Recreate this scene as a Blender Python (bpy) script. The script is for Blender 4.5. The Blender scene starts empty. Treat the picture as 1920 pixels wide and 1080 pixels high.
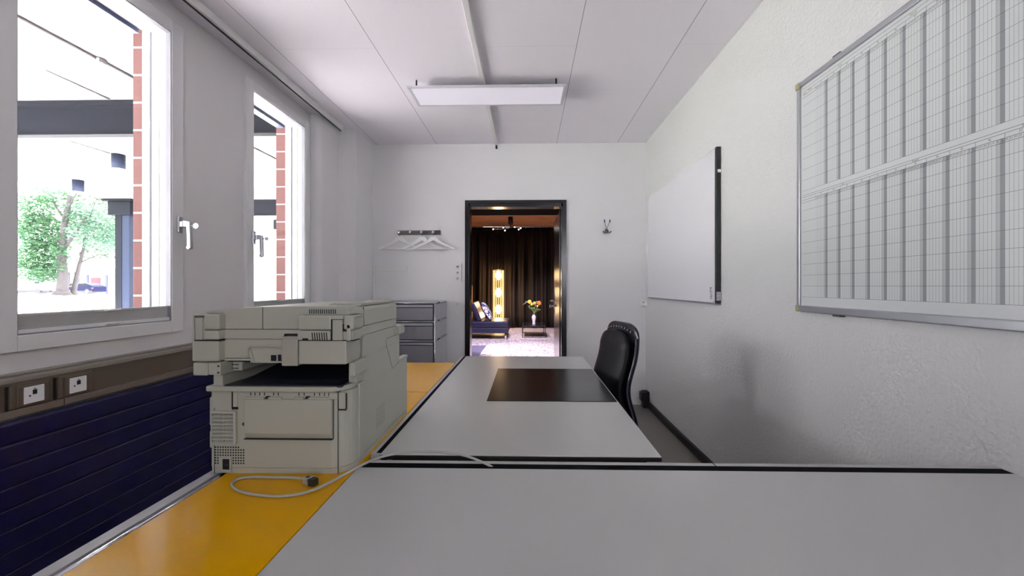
import bpy, bmesh, math, random
from mathutils import Vector, Matrix

C = bpy.context.scene.collection
PI = math.pi
R = math.radians

# ------------------------------------------------------------------ camera
cam_d = bpy.data.cameras.new('camera')
cam = bpy.data.objects.new('camera', cam_d)
C.objects.link(cam)
cam.location = (0, 0, 1.2)
cam.rotation_euler = (R(90), 0, math.atan(20 / 830))
cam_d.sensor_width = 36.0
cam_d.lens = 36.0 * 830 / 1920
cam_d.shift_x = -9 / 1920
cam_d.shift_y = -3.5 / 1920
cam_d.clip_start = 0.02
cam_d.clip_end = 400
sc = bpy.context.scene
sc.camera = cam

# ------------------------------------------------------------------ world, lights, exposure
w = bpy.data.worlds.new('world'); sc.world = w; w.use_nodes = True
bg = w.node_tree.nodes['Background']
bg.inputs[0].default_value = (0.95, 0.945, 1.0, 1)
bg.inputs[1].default_value = 3.4
sun_d = bpy.data.lights.new('sun', 'SUN'); sun_d.energy = 56.0; sun_d.angle = R(2); sun_d.color = (1, 0.97, 0.92)
sun = bpy.data.objects.new('sun', sun_d); C.objects.link(sun)
sun.rotation_euler = Vector((0.88, -0.13, -0.43)).to_track_quat('-Z', 'Y').to_euler()


def area_light(name, loc, rot, sx, sy, energy, color=(1, 1, 1), portal=False, spread=180):
    d = bpy.data.lights.new(name, 'AREA'); d.shape = 'RECTANGLE'; d.size = sx; d.size_y = sy
    d.energy = energy; d.color = color; d.spread = R(spread)
    if portal: d.cycles.is_portal = True
    o = bpy.data.objects.new(name, d); C.objects.link(o); o.location = loc; o.rotation_euler = rot
    return o


WIN = [(1.452, 2.285), (2.81, 3.638)]
WZ = (0.966, 2.555)
for k, (a, b) in enumerate(WIN):
    area_light('daylight_portal', (-2.16, (a + b) / 2, 1.76), (0, R(-90), 0), 1.5, 0.8, 1, portal=True)
area_light('daylight_portal', (0.61, -2.72, 1.70), (R(90), 0, 0), 1.0, 1.1, 1, portal=True)  # portal of the added window behind the camera
sc.view_settings.view_transform = 'Standard'
sc.view_settings.look = 'None'
sc.view_settings.exposure = 2.17
sc.view_settings.gamma = 1.0
sc.view_settings.use_curve_mapping = False
sc.cycles.use_denoising = True
sc.cycles.max_bounces = 12
sc.cycles.diffuse_bounces = 7
sc.cycles.glossy_bounces = 4
sc.cycles.transparent_max_bounces = 12
sc.cycles.sample_clamp_indirect = 12
sc.cycles.caustics_reflective = False
sc.cycles.caustics_refractive = False


# ------------------------------------------------------------------ materials
def lin(c):
    c = c / 255.0
    return c / 12.92 if c <= 0.04045 else ((c + 0.055) / 1.055) ** 2.4


def rgb(r, g, b): return (lin(r), lin(g), lin(b), 1)


def nt(m):
    return m.node_tree.nodes, m.node_tree.links


def mat(name, col, rough=0.5, metal=0.0, spec=0.5, emit=None, es=0.0, var=0.0, vs=8.0, bump=0.0, bs=60.0, bd=0.002, coat=0.0, coord='Object'):
    m = bpy.data.materials.new(name); m.use_nodes = True
    n, l = nt(m); p = n['Principled BSDF']
    col = rgb(*col) if max(col[:3]) > 1 else (*col[:3], 1)
    p.inputs['Base Color'].default_value = col
    p.inputs['Roughness'].default_value = rough
    p.inputs['Metallic'].default_value = metal
    p.inputs['Specular IOR Level'].default_value = spec
    p.inputs['Coat Weight'].default_value = coat
    p.inputs['Coat Roughness'].default_value = 0.06
    if emit:
        p.inputs['Emission Color'].default_value = (*emit, 1); p.inputs['Emission Strength'].default_value = es
    tc = n.new('ShaderNodeTexCoord')
    if var > 0:
        ns = n.new('ShaderNodeTexNoise'); ns.inputs['Scale'].default_value = vs; ns.inputs['Detail'].default_value = 4
        l.new(tc.outputs[coord], ns.inputs['Vector'])
        mx = n.new('ShaderNodeMix'); mx.data_type = 'RGBA'
        mx.inputs[6].default_value = tuple(min(1, c * (1 + var)) for c in col[:3]) + (1,)
        mx.inputs[7].default_value = tuple(c * (1 - var) for c in col[:3]) + (1,)
        l.new(ns.outputs['Fac'], mx.inputs[0]); l.new(mx.outputs[2], p.inputs['Base Color'])
    if bump > 0:
        nb = n.new('ShaderNodeTexNoise'); nb.inputs['Scale'].default_value = bs; nb.inputs['Detail'].default_value = 5
        l.new(tc.outputs[coord], nb.inputs['Vector'])
        bp = n.new('ShaderNodeBump'); bp.inputs['Strength'].default_value = bump; bp.inputs['Distance'].default_value = bd
        l.new(nb.outputs['Fac'], bp.inputs['Height']); l.new(bp.outputs[0], p.inputs['Normal'])
    return m


def glass_mat(name, tint=(1, 1, 1), refl=1.0):
    m = bpy.data.materials.new(name); m.use_nodes = True
    n, l = nt(m); n.remove(n['Principled BSDF'])
    out = n['Material Output']
    tr = n.new('ShaderNodeBsdfTransparent'); tr.inputs[0].default_value = (*tint, 1)
    gl = n.new('ShaderNodeBsdfGlossy'); gl.inputs['Roughness'].default_value = 0.0
    lw = n.new('ShaderNodeLayerWeight'); lw.inputs[0].default_value = 0.5
    pw = n.new('ShaderNodeMath'); pw.operation = 'POWER'; pw.inputs[1].default_value = 4.5; l.new(lw.outputs['Facing'], pw.inputs[0])
    fr = n.new('ShaderNodeMath'); fr.operation = 'MULTIPLY_ADD'; fr.inputs[1].default_value = 0.6; fr.inputs[2].default_value = 0.03; l.new(pw.outputs[0], fr.inputs[0])
    mx = n.new('ShaderNodeMixShader')
    l.new(fr.outputs[0], mx.inputs[0]); l.new(tr.outputs[0], mx.inputs[1]); l.new(gl.outputs[0], mx.inputs[2])
    l.new(mx.outputs[0], out.inputs[0])
    return m


WALL = mat('wall_plaster', (0.79, 0.785, 0.80), 0.75, spec=0.3, bump=0.35, bs=55, bd=0.004)
WALL_R = mat('wall_plaster_rough', (0.71, 0.72, 0.715), 0.36, spec=0.5, bump=0.9, bs=75, bd=0.006)
PANEL = mat('window_wall_panel', (0.71, 0.70, 0.71), 0.45, spec=0.4)
FRAMEW = mat('window_frame_white', (0.76, 0.76, 0.775), 0.3, spec=0.5)
FRAMEO = mat('outer_frame_white', (0.86, 0.87, 0.88), 0.3, spec=0.5)
GROOVE = mat('dark_groove', (0.10, 0.12, 0.17), 0.5)
GLASS = glass_mat('window_glass')
FLOOR = mat('floor_lino', (0.20, 0.185, 0.17), 0.42, spec=0.5, var=0.12, vs=5)
BLACKP = mat('black_plastic', (0.012, 0.012, 0.013), 0.45)
BLACKB = mat('baseboard_black', (0.016, 0.012, 0.013), 0.5)
WHITEP = mat('white_plastic', (0.78, 0.78, 0.77), 0.4)
CHROME = mat('chrome', (0.80, 0.80, 0.82), 0.08, metal=1)
STEEL = mat('brushed_steel', (0.45, 0.44, 0.43), 0.25, metal=1, var=0.3, vs=14)
ALU = mat('aluminium', (0.62, 0.62, 0.64), 0.32, metal=0.8)
DESKW = mat('desk_laminate_grey_white', (0.52, 0.52, 0.512), 0.28, spec=0.55, bump=0.03, bs=300, bd=0.0005)
YELLOW = mat('yellow_lacquer', (0.74, 0.37, 0.0), 0.12, spec=0.12, coat=0.0, bump=0.02, bs=9, bd=0.01)
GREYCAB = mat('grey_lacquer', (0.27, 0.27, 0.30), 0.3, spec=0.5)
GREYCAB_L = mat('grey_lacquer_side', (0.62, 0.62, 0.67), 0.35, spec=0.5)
NAVY = mat('navy_lacquer', (0.005, 0.005, 0.052), 0.33, spec=0.5)
BROWN = mat('brown_duct', (0.135, 0.103, 0.078), 0.4, spec=0.4)
BEIGE = mat('beige_lip', (0.27, 0.24, 0.205), 0.4)
PRN = mat('printer_beige', (0.44, 0.438, 0.375), 0.42, spec=0.4, bump=0.08, bs=900, bd=0.0004)
PRND = mat('printer_dark_cavity', (0.008, 0.008, 0.01), 0.5)
PRNT = mat('printer_navy_tray', (0.02, 0.022, 0.035), 0.35)
LEATHER = mat('black_leather', (0.006, 0.006, 0.008), 0.42, spec=0.22, bump=0.25, bs=380, bd=0.001)
SHELL = mat('chair_shell', (0.014, 0.013, 0.018), 0.22, spec=0.6)
PADM = mat('blotter_leather', (0.008, 0.008, 0.010), 0.2, spec=0.3, bump=0.1, bs=6, bd=0.01)
WOODW = mat('white_painted_wood', (0.85, 0.85, 0.84), 0.35)
STONE = mat('cable_grey', (0.42, 0.42, 0.38), 0.45)
DOORBLK = mat('door_frame_black', (0.014, 0.014, 0.018), 0.25, spec=0.7)
SOCKW = mat('socket_plate_white', (0.85, 0.85, 0.88), 0.3)
DIFF = mat('lamp_diffuser', (0.84, 0.83, 0.90), 0.35, emit=(0.9, 0.88, 1.0), es=0.05)  # faint glow put into the diffuser, though the lamp is off


def ceiling_mat():
    m = mat('ceiling_panels', (0.86, 0.84, 0.885), 0.6, spec=0.3)
    n, l = nt(m); p = n['Principled BSDF']
    tc = n.new('ShaderNodeTexCoord'); sp = n.new('ShaderNodeSeparateXYZ'); l.new(tc.outputs['Object'], sp.inputs[0])

    def M(op, a, b=None, c=None):
        q = n.new('ShaderNodeMath'); q.operation = op
        for i, v in enumerate((a, b, c)):
            if v is None: continue
            if isinstance(v, (int, float)): q.inputs[i].default_value = v
            else: l.new(v, q.inputs[i])
        return q.outputs[0]
    # long joints each 0.614 m, cross joints 1.22 m staggered by column
    u = M('DIVIDE', M('SUBTRACT', sp.outputs[0], 0.298), 0.614)
    du = M('ABSOLUTE', M('SUBTRACT', M('FRACT', M('ADD', u, 0.5)), 0.5))
    jl = M('LESS_THAN', du, 0.0026)
    par = M('MULTIPLY', M('FRACT', M('MULTIPLY', M('FLOOR', u), 0.5)), 1.0)
    v = M('ADD', M('DIVIDE', M('SUBTRACT', sp.outputs[1], 3.298), 1.22), par)
    dv = M('ABSOLUTE', M('SUBTRACT', M('FRACT', M('ADD', v, 0.5)), 0.5))
    jc = M('MULTIPLY', M('LESS_THAN', dv, 0.0007), 0.35)
    j = M('MAXIMUM', jl, jc)
    mx = n.new('ShaderNodeMix'); mx.data_type = 'RGBA'
    mx.inputs[6].default_value = (0.86, 0.84, 0.885, 1); mx.inputs[7].default_value = (0.22, 0.21, 0.22, 1)
    l.new(j, mx.inputs[0]); l.new(mx.outputs[2], p.inputs['Base Color'])
    return m


CEIL = ceiling_mat()


def brick_mat():
    m = mat('red_brick', (0.33, 0.13, 0.10), 0.8)
    n, l = nt(m); p = n['Principled BSDF']
    tc = n.new('ShaderNodeTexCoord'); sp = n.new('ShaderNodeSeparateXYZ'); l.new(tc.outputs['Object'], sp.inputs[0])
    a = n.new('ShaderNodeMath'); a.operation = 'MULTIPLY_ADD'; l.new(sp.outputs[2], a.inputs[0]); a.inputs[1].default_value = 1 / 0.148; a.inputs[2].default_value = 0.2
    f = n.new('ShaderNodeMath'); f.operation = 'FRACT'; l.new(a.outputs[0], f.inputs[0])
    g = n.new('ShaderNodeMath'); g.operation = 'GREATER_THAN'; l.new(f.outputs[0], g.inputs[0]); g.inputs[1].default_value = 0.93
    ns = n.new('ShaderNodeTexNoise'); ns.inputs['Scale'].default_value = 40; l.new(tc.outputs['Object'], ns.inputs['Vector'])
    m1 = n.new('ShaderNodeMix'); m1.data_type = 'RGBA'
    m1.inputs[6].default_value = (0.175, 0.078, 0.070, 1); m1.inputs[7].default_value = (0.14, 0.058, 0.052, 1)
    l.new(ns.outputs['Fac'], m1.inputs[0])
    m2 = n.new('ShaderNodeMix'); m2.data_type = 'RGBA'; m2.inputs[7].default_value = (0.45, 0.42, 0.41, 1)
    l.new(m1.outputs[2], m2.inputs[6]); l.new(g.outputs[0], m2.inputs[0]); l.new(m2.outputs[2], p.inputs['Base Color'])
    return m


BRICK = brick_mat()


def planner_mat():
    """white sheet ruled with day columns (10.3 mm), week blocks and rows; grey weekend columns"""
    m = mat('planner_sheet', (0.66, 0.68, 0.69), 0.22, spec=0.5)
    n, l = nt(m); p = n['Principled BSDF']
    tc = n.new('ShaderNodeTexCoord'); sp = n.new('ShaderNodeSeparateXYZ'); l.new(tc.outputs['Object'], sp.inputs[0])
    Yc, Zc = sp.outputs[1], sp.outputs[2]

    def M(op, a, b=None, c=None):
        q = n.new('ShaderNodeMath'); q.operation = op
        for i, v in enumerate((a, b, c)):
            if v is None: continue
            if isinstance(v, (int, float)): q.inputs[i].default_value = v
            else: l.new(v, q.inputs[i])
        return q.outputs[0]

    def rng(v, a, b): return M('MULTIPLY', M('GREATER_THAN', v, a), M('LESS_THAN', v, b))

    def near(v, c, h): return M('LESS_THAN', M('ABSOLUTE', M('SUBTRACT', v, c)), h)

    def OR(*vs):
        r = vs[0]
        for v in vs[1:]: r = M('MAXIMUM', r, v)
        return r
    t = M('DIVIDE', M('SUBTRACT', 1.849, Yc), 0.0722)          # weeks from the first column
    ongrid = M('GREATER_THAN', t, 0.0)
    fw = M('FRACT', t)
    sat = M('MULTIPLY', ongrid, rng(fw, 5 / 7, 6 / 7)); sun_ = M('MULTIPLY', ongrid, M('GREATER_THAN', fw, 6 / 7))
    d = M('FRACT', M('MULTIPLY', t, 7.0))
    dl = M('MULTIPLY', ongrid, M('LESS_THAN', M('ABSOLUTE', M('SUBTRACT', M('FRACT', M('ADD', M('MULTIPLY', t, 7.0), 0.5)), 0.5)), 0.038))
    body = OR(rng(Zc, 1.607, 2.018), rng(Zc, 1.154, 1.568))
    r1 = M('FRACT', M('ADD', M('DIVIDE', M('SUBTRACT', Zc, 1.607), 0.0457), 0.5))
    r2 = M('FRACT', M('ADD', M('DIVIDE', M('SUBTRACT', Zc, 1.154), 0.0462), 0.5))
    l1 = M('MULTIPLY', rng(Zc, 1.600, 2.000), near(r1, 0.5, 0.013))
    l2 = M('MULTIPLY', rng(Zc, 1.150, 1.545), near(r2, 0.5, 0.013))
    hd = OR(*[near(Zc, z, 0.0008) for z in (2.045, 2.031, 2.018, 2.006, 1.588, 1.580, 1.568, 1.557)])
    inx = M('LESS_THAN', Yc, 1.935)
    wk = M('MULTIPLY', ongrid, M('MULTIPLY', near(M('FRACT', M('ADD', t, 0.5)), 0.5, 0.010), OR(rng(Zc, 1.557, 1.580), rng(Zc, 2.006, 2.031))))
    lines = M('MULTIPLY', inx, OR(M('MULTIPLY', dl, body), l1, l2, hd, wk))
    shade = M('MULTIPLY', body, OR(M('MULTIPLY', sat, 0.45), sun_))
    m1 = n.new('ShaderNodeMix'); m1.data_type = 'RGBA'
    m1.inputs[6].default_value = (0.66, 0.69, 0.69, 1); m1.inputs[7].default_value = (0.29, 0.315, 0.325, 1)
    l.new(shade, m1.inputs[0])
    m2 = n.new('ShaderNodeMix'); m2.data_type = 'RGBA'; m2.inputs[7].default_value = (0.06, 0.07, 0.08, 1)
    l.new(m1.outputs[2], m2.inputs[6]); l.new(M('MULTIPLY', lines, 0.7), m2.inputs[0]); l.new(m2.outputs[2], p.inputs['Base Color'])
    return m


def speckle_mat(name, a, b, scale=60, thr=0.5, rough=0.4):
    m = mat(name, a, rough)
    n, l = nt(m); p = n['Principled BSDF']
    tc = n.new('ShaderNodeTexCoord'); ns = n.new('ShaderNodeTexVoronoi'); ns.inputs['Scale'].default_value = scale
    l.new(tc.outputs['Object'], ns.inputs['Vector'])
    g = n.new('ShaderNodeMath'); g.operation = 'GREATER_THAN'; g.inputs[1].default_value = thr
    sp = n.new('ShaderNodeSeparateXYZ'); l.new(ns.outputs['Color'], sp.inputs[0]); l.new(sp.outputs[0], g.inputs[0])
    mx = n.new('ShaderNodeMix'); mx.data_type = 'RGBA'; mx.inputs[6].default_value = (*a, 1); mx.inputs[7].default_value = (*b, 1)
    l.new(g.outputs[0], mx.inputs[0]); l.new(mx.outputs[2], p.inputs['Base Color'])
    return m


# ------------------------------------------------------------------ geometry helpers
class MB:
    """collects shapes into one mesh"""
    def __init__(s): s.bm = bmesh.new(); s.mi = 0

    def _merge(s, t, smooth=False):
        for f in t.faces:
            f.material_index = s.mi; f.smooth = smooth
        me = bpy.data.meshes.new('tmp'); t.to_mesh(me); t.free(); s.bm.from_mesh(me); bpy.data.meshes.remove(me)
        return s

    def box(s, x0, x1, y0, y1, z0, z1, bev=0.0, seg=2, m=0, M=None):
        s.mi = m; t = bmesh.new()
        x0, x1 = min(x0, x1), max(x0, x1); y0, y1 = min(y0, y1), max(y0, y1); z0, z1 = min(z0, z1), max(z0, z1)
        bmesh.ops.create_cube(t, size=1, matrix=Matrix.Translation(((x0 + x1) / 2, (y0 + y1) / 2, (z0 + z1) / 2)) @ Matrix.Diagonal((x1 - x0, y1 - y0, z1 - z0, 1)))
        if bev > 0:
            b = min(bev, 0.49 * min(x1 - x0, y1 - y0, z1 - z0))
            bmesh.ops.bevel(t, geom=t.edges[:], offset=b, segments=seg, affect='EDGES', profile=0.5)
        if M: bmesh.ops.transform(t, matrix=M, verts=t.verts)
        return s._merge(t, False)

    def cyl(s, p0, p1, r, r2=None, seg=16, m=0, smooth=True):
        s.mi = m; p0, p1 = Vector(p0), Vector(p1); d = p1 - p0; t = bmesh.new()
        q = d.to_track_quat('Z', 'Y').to_matrix().to_4x4()
        bmesh.ops.create_cone(t, cap_ends=True, segments=seg, radius1=r, radius2=r if r2 is None else r2, depth=d.length,
                              matrix=Matrix.Translation((p0 + p1) / 2) @ q)
        for f in t.faces: f.smooth = smooth and len(f.verts) == 4
        for f in t.faces: f.material_index = m
        me = bpy.data.meshes.new('tmp'); t.to_mesh(me); t.free(); s.bm.from_mesh(me); bpy.data.meshes.remove(me)
        return s

    def sph(s, c, r, sc_=(1, 1, 1), seg=12, m=0):
        s.mi = m; t = bmesh.new()
        bmesh.ops.create_uvsphere(t, u_segments=seg, v_segments=max(6, seg // 2 + 2), radius=r, matrix=Matrix.Translation(c) @ Matrix.Diagonal((*sc_, 1)))
        return s._merge(t, True)

    def tube(s, pts, r, seg=10, m=0, smooth_path=0):
        s.mi = m; pts = [Vector(p) for p in pts]
        for _ in range(smooth_path):
            q = [pts[0]]
            for a, b in zip(pts, pts[1:]): q += [a.lerp(b, 0.25), a.lerp(b, 0.75)]
            pts = q + [pts[-1]]
        rr = r if isinstance(r, (list, tuple)) else None
        t = bmesh.new(); rings = []; up = Vector((0.13, 0.31, 0.94))
        for i, p in enumerate(pts):
            a = pts[max(0, i - 1)]; b = pts[min(len(pts) - 1, i + 1)]; d = (b - a).normalized()
            u = d.cross(up)
            if u.length < 1e-3: u = d.cross(Vector((1, 0, 0)))
            u.normalize(); v = d.cross(u).normalized(); up = -v if False else up
            k = i / (len(pts) - 1)
            ra = (rr[0] + (rr[1] - rr[0]) * k) if rr else r
            rings.append([t.verts.new(p + ra * (math.cos(2 * PI * j / seg) * u + math.sin(2 * PI * j / seg) * v)) for j in range(seg)])
        for a, b in zip(rings, rings[1:]):
            for j in range(seg): t.faces.new((a[j], a[(j + 1) % seg], b[(j + 1) % seg], b[j]))
        t.faces.new(rings[0]); t.faces.new(rings[-1][::-1])
        bmesh.ops.recalc_face_normals(t, faces=t.faces)
        return s._merge(t, True)

    def prism(s, poly, axis, a, b, m=0, bev=0.0, smooth=False):
        """poly: 2d outline; axis 'x','y','z' is the extrusion axis from a to b"""
        s.mi = m; t = bmesh.new()

        def P(u, v, w_):
            return {'x': (w_, u, v), 'y': (u, w_, v), 'z': (u, v, w_)}[axis]
        A = [t.verts.new(P(u, v, a)) for u, v in poly]; B = [t.verts.new(P(u, v, b)) for u, v in poly]
        t.faces.new(A); t.faces.new(B[::-1]); k = len(poly)
        for i in range(k): t.faces.new((A[i], A[(i + 1) % k], B[(i + 1) % k], B[i]))
        bmesh.ops.recalc_face_normals(t, faces=t.faces)
        if bev > 0:
            es = [e for e in t.edges if len(e.link_faces) == 2 and e.calc_face_angle(0) > 0.6]
            bmesh.ops.bevel(t, geom=es, offset=bev, segments=2, affect='EDGES', profile=0.5)
        return s._merge(t, smooth)

    def lathe(s, prof, c, seg=20, m=0):
        s.mi = m; t = bmesh.new(); rings = []
        for r, z in prof: rings.append([t.verts.new((c[0] + r * math.cos(2 * PI * j / seg), c[1] + r * math.sin(2 * PI * j / seg), c[2] + z)) for j in range(seg)])
        for a, b in zip(rings, rings[1:]):
            for j in range(seg): t.faces.new((a[j], a[(j + 1) % seg], b[(j + 1) % seg], b[j]))
        t.faces.new(rings[0][::-1]); t.faces.new(rings[-1])
        bmesh.ops.recalc_face_normals(t, faces=t.faces)
        return s._merge(t, True)

    def quad(s, a, b, c, d, m=0):
        s.mi = m
        vs = [s.bm.verts.new(p) for p in (a, b, c, d)]; f = s.bm.faces.new(vs); f.material_index = m
        return s

    def grid(s, fn, nu, nv, m=0, closed=False):
        s.mi = m; t = bmesh.new()
        g = [[t.verts.new(fn(i / nu, j / nv)) for j in range(nv + 1)] for i in range(nu + 1)]
        for i in range(nu):
            for j in range(nv): t.faces.new((g[i][j], g[i + 1][j], g[i + 1][j + 1], g[i][j + 1]))
        bmesh.ops.recalc_face_normals(t, faces=t.faces)
        return s._merge(t, True)

    def build(s, name, mats, parent=None):
        if not isinstance(mats, (list, tuple)): mats = [mats]
        me = bpy.data.meshes.new(name)
        s.bm.to_mesh(me); s.bm.free()
        o = bpy.data.objects.new(name, me)
        for m in mats: me.materials.append(m)
        C.objects.link(o)
        W = Matrix.Identity(4)
        if parent is not None:
            W = WM.get(parent.name, Matrix.Identity(4))
            o.parent = parent
            me.transform(W.inverted())
        else:
            xs = [v.co.x for v in me.vertices]; ys = [v.co.y for v in me.vertices]; zs = [v.co.z for v in me.vertices]
            if not getattr(s, 'keep', False):
                L = Vector(((min(xs) + max(xs)) / 2, (min(ys) + max(ys)) / 2, min(zs)))
                me.transform(Matrix.Translation(-L)); o.location = L; W = Matrix.Translation(L)
        WM[o.name] = W
        return o


WM = {}


def tag(o, label, cat, group=None, kind=None):
    o['label'] = label; o['category'] = cat
    if group: o['group'] = group
    if kind: o['kind'] = kind
    return o


def thing(name, label, cat, loc=(0, 0, 0), group=None, kind=None):
    o = bpy.data.objects.new(name, None); C.objects.link(o); o.empty_display_size = 0.05
    o.location = loc; WM[o.name] = Matrix.Translation(loc)
    return tag(o, label, cat, group, kind)


def struct(o, label=None, cat=None):
    o['kind'] = 'structure'
    if label: o['label'] = label
    if cat: o['category'] = cat
    return o


def copy_tree(o, parent=None):
    c = o.copy(); C.objects.link(c)
    if parent: c.parent = parent
    for ch in list(o.children): copy_tree(ch, c)
    return c


# ================================================================== SETTING
XL, XR, YB, YF, H = -1.83, 1.2, -2.6, 4.52, 2.656
# floor
struct(MB().box(-2.12, XR, YB, YF + 0.12, -0.1, 0).build('floor', FLOOR), 'grey-brown smooth floor of the office', 'floor')
mb = MB(); mb.keep = True
struct(mb.box(-2.12, XR + 0.1, YB, YF + 0.12, H, H + 0.1).build('ceiling', CEIL), 'white panelled ceiling of the office', 'ceiling')
# left wall with window openings
mb = MB()
x0, x1 = -1.99, XL
mb.box(x0, x1, YB, YF + 0.12, 0, WZ[0] + 0.02); mb.box(x0, x1, YB, YF + 0.12, WZ[1] - 0.03, H)
ys = [YB] + [v for ab in WIN for v in (ab[0] + 0.03, ab[1] - 0.03)] + [YF + 0.12]
for a, b in zip(ys[0::2], ys[1::2]): mb.box(x0, x1, a, b, WZ[0] + 0.02, WZ[1] - 0.03)
struct(mb.build('wall_left', PANEL), 'pale grey window wall on the left', 'wall')
# far wall with doorway
DX0, DX1, DZ = -0.639, 0.396, 2.077
mb = MB()
mb.box(-2.12, DX0 + 0.01, YF, YF + 0.12, 0, H); mb.box(DX1 - 0.01, XR, YF, YF + 0.12, 0, H); mb.box(DX0 + 0.01, DX1 - 0.01, YF, YF + 0.12, DZ - 0.01, H)
struct(mb.build('wall_back', WALL), 'white plastered end wall around the doorway', 'wall')
struct(MB().box(XR, XR + 0.1, YB, YF + 0.12, 0, H).build('wall_right', WALL_R), 'white rough plastered wall on the right', 'wall')
RW = (0.10, 1.12, 1.15, 2.25)
mb = MB(); mb.box(-2.12, RW[0], YB - 0.1, YB, 0, H); mb.box(RW[1], XR + 0.1, YB - 0.1, YB, 0, H); mb.box(RW[0], RW[1], YB - 0.1, YB, 0, RW[2]); mb.box(RW[0], RW[1], YB - 0.1, YB, RW[3], H)
struct(mb.build('wall_front', WALL))
W3 = bpy.data.objects.new('added_light_window', None); C.objects.link(W3); W3.location = (0.6, YB, 1.15); WM[W3.name] = Matrix.Translation(W3.location); struct(W3)  # unseen window, added to bring daylight onto the printer and desks
mb = MB()
for (p, q, r_, u_) in ((RW[0], RW[0] + 0.06, RW[2], RW[3]), (RW[1] - 0.06, RW[1], RW[2], RW[3]), (RW[0], RW[1], RW[2], RW[2] + 0.06), (RW[0], RW[1], RW[3] - 0.06, RW[3]), (0.585, 0.635, RW[2], RW[3])): mb.box(p, q, YB - 0.08, YB - 0.02, r_, u_)
mb.build('window_frame', FRAMEW, W3); MB().box(RW[0] + 0.06, RW[1] - 0.06, YB - 0.055, YB - 0.050, RW[2] + 0.06, RW[3] - 0.06).build('pane', GLASS, W3)
# projecting piers left of the far wall
mb = MB(); r = 0.05
arc = [(-1.75 - r + r * math.cos(a), 3.695 + r - r * math.sin(a)) for a in [R(0 + 90 * k / 8) for k in range(9)]]
mb.prism([(XL, 4.08)] + [(-1.75, 4.08)] + arc + [(XL, 3.695)], 'z', 0, H, smooth=False)
struct(mb.build('wall_pier', WALL), 'white rounded pier beside the farther window', 'wall')
struct(MB().box(XL, -1.588, 4.06, YF, 0, H, bev=0.004).build('wall_pilaster', WALL), 'white pilaster in the far left corner', 'wall')
# pale far baseboard, dark right baseboard duct with its corner box
struct(MB().box(0.40, XR - 0.02, YF - 0.015, YF, 0, 0.075, bev=0.003).build('baseboard_back', WHITEP))
mb = MB()
mb.box(XR - 0.022, XR, YB, 4.42, 0.005, 0.062, bev=0.003)
mb.box(XR - 0.06, XR, 4.38, 4.47, 0.0, 0.16, bev=0.006); mb.box(XR - 0.085, XR - 0.03, 4.36, 4.45, 0.07, 0.155, bev=0.006)
struct(mb.build('baseboard_right', BLACKB), 'black baseboard duct along the right wall', 'baseboard')

# ------------------------------------------------------------------ windows
def blind_mat():
    m = bpy.data.materials.new('blind_fabric'); m.use_nodes = True; n, l = nt(m); n.remove(n['Principled BSDF'])
    ns = n.new('ShaderNodeTexNoise'); ns.inputs['Scale'].default_value = 60
    cr = n.new('ShaderNodeMix'); cr.data_type = 'RGBA'; cr.inputs[6].default_value = (0.66, 0.65, 0.66, 1); cr.inputs[7].default_value = (0.60, 0.59, 0.60, 1); l.new(ns.outputs['Fac'], cr.inputs[0])
    d = n.new('ShaderNodeBsdfDiffuse'); t_ = n.new('ShaderNodeBsdfTranslucent'); mx = n.new('ShaderNodeMixShader'); mx.inputs[0].default_value = 0.10
    l.new(cr.outputs[2], d.inputs[0]); l.new(cr.outputs[2], t_.inputs[0]); l.new(d.outputs[0], mx.inputs[1]); l.new(t_.outputs[0], mx.inputs[2]); l.new(mx.outputs[0], n['Material Output'].inputs[0])
    return m


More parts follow.
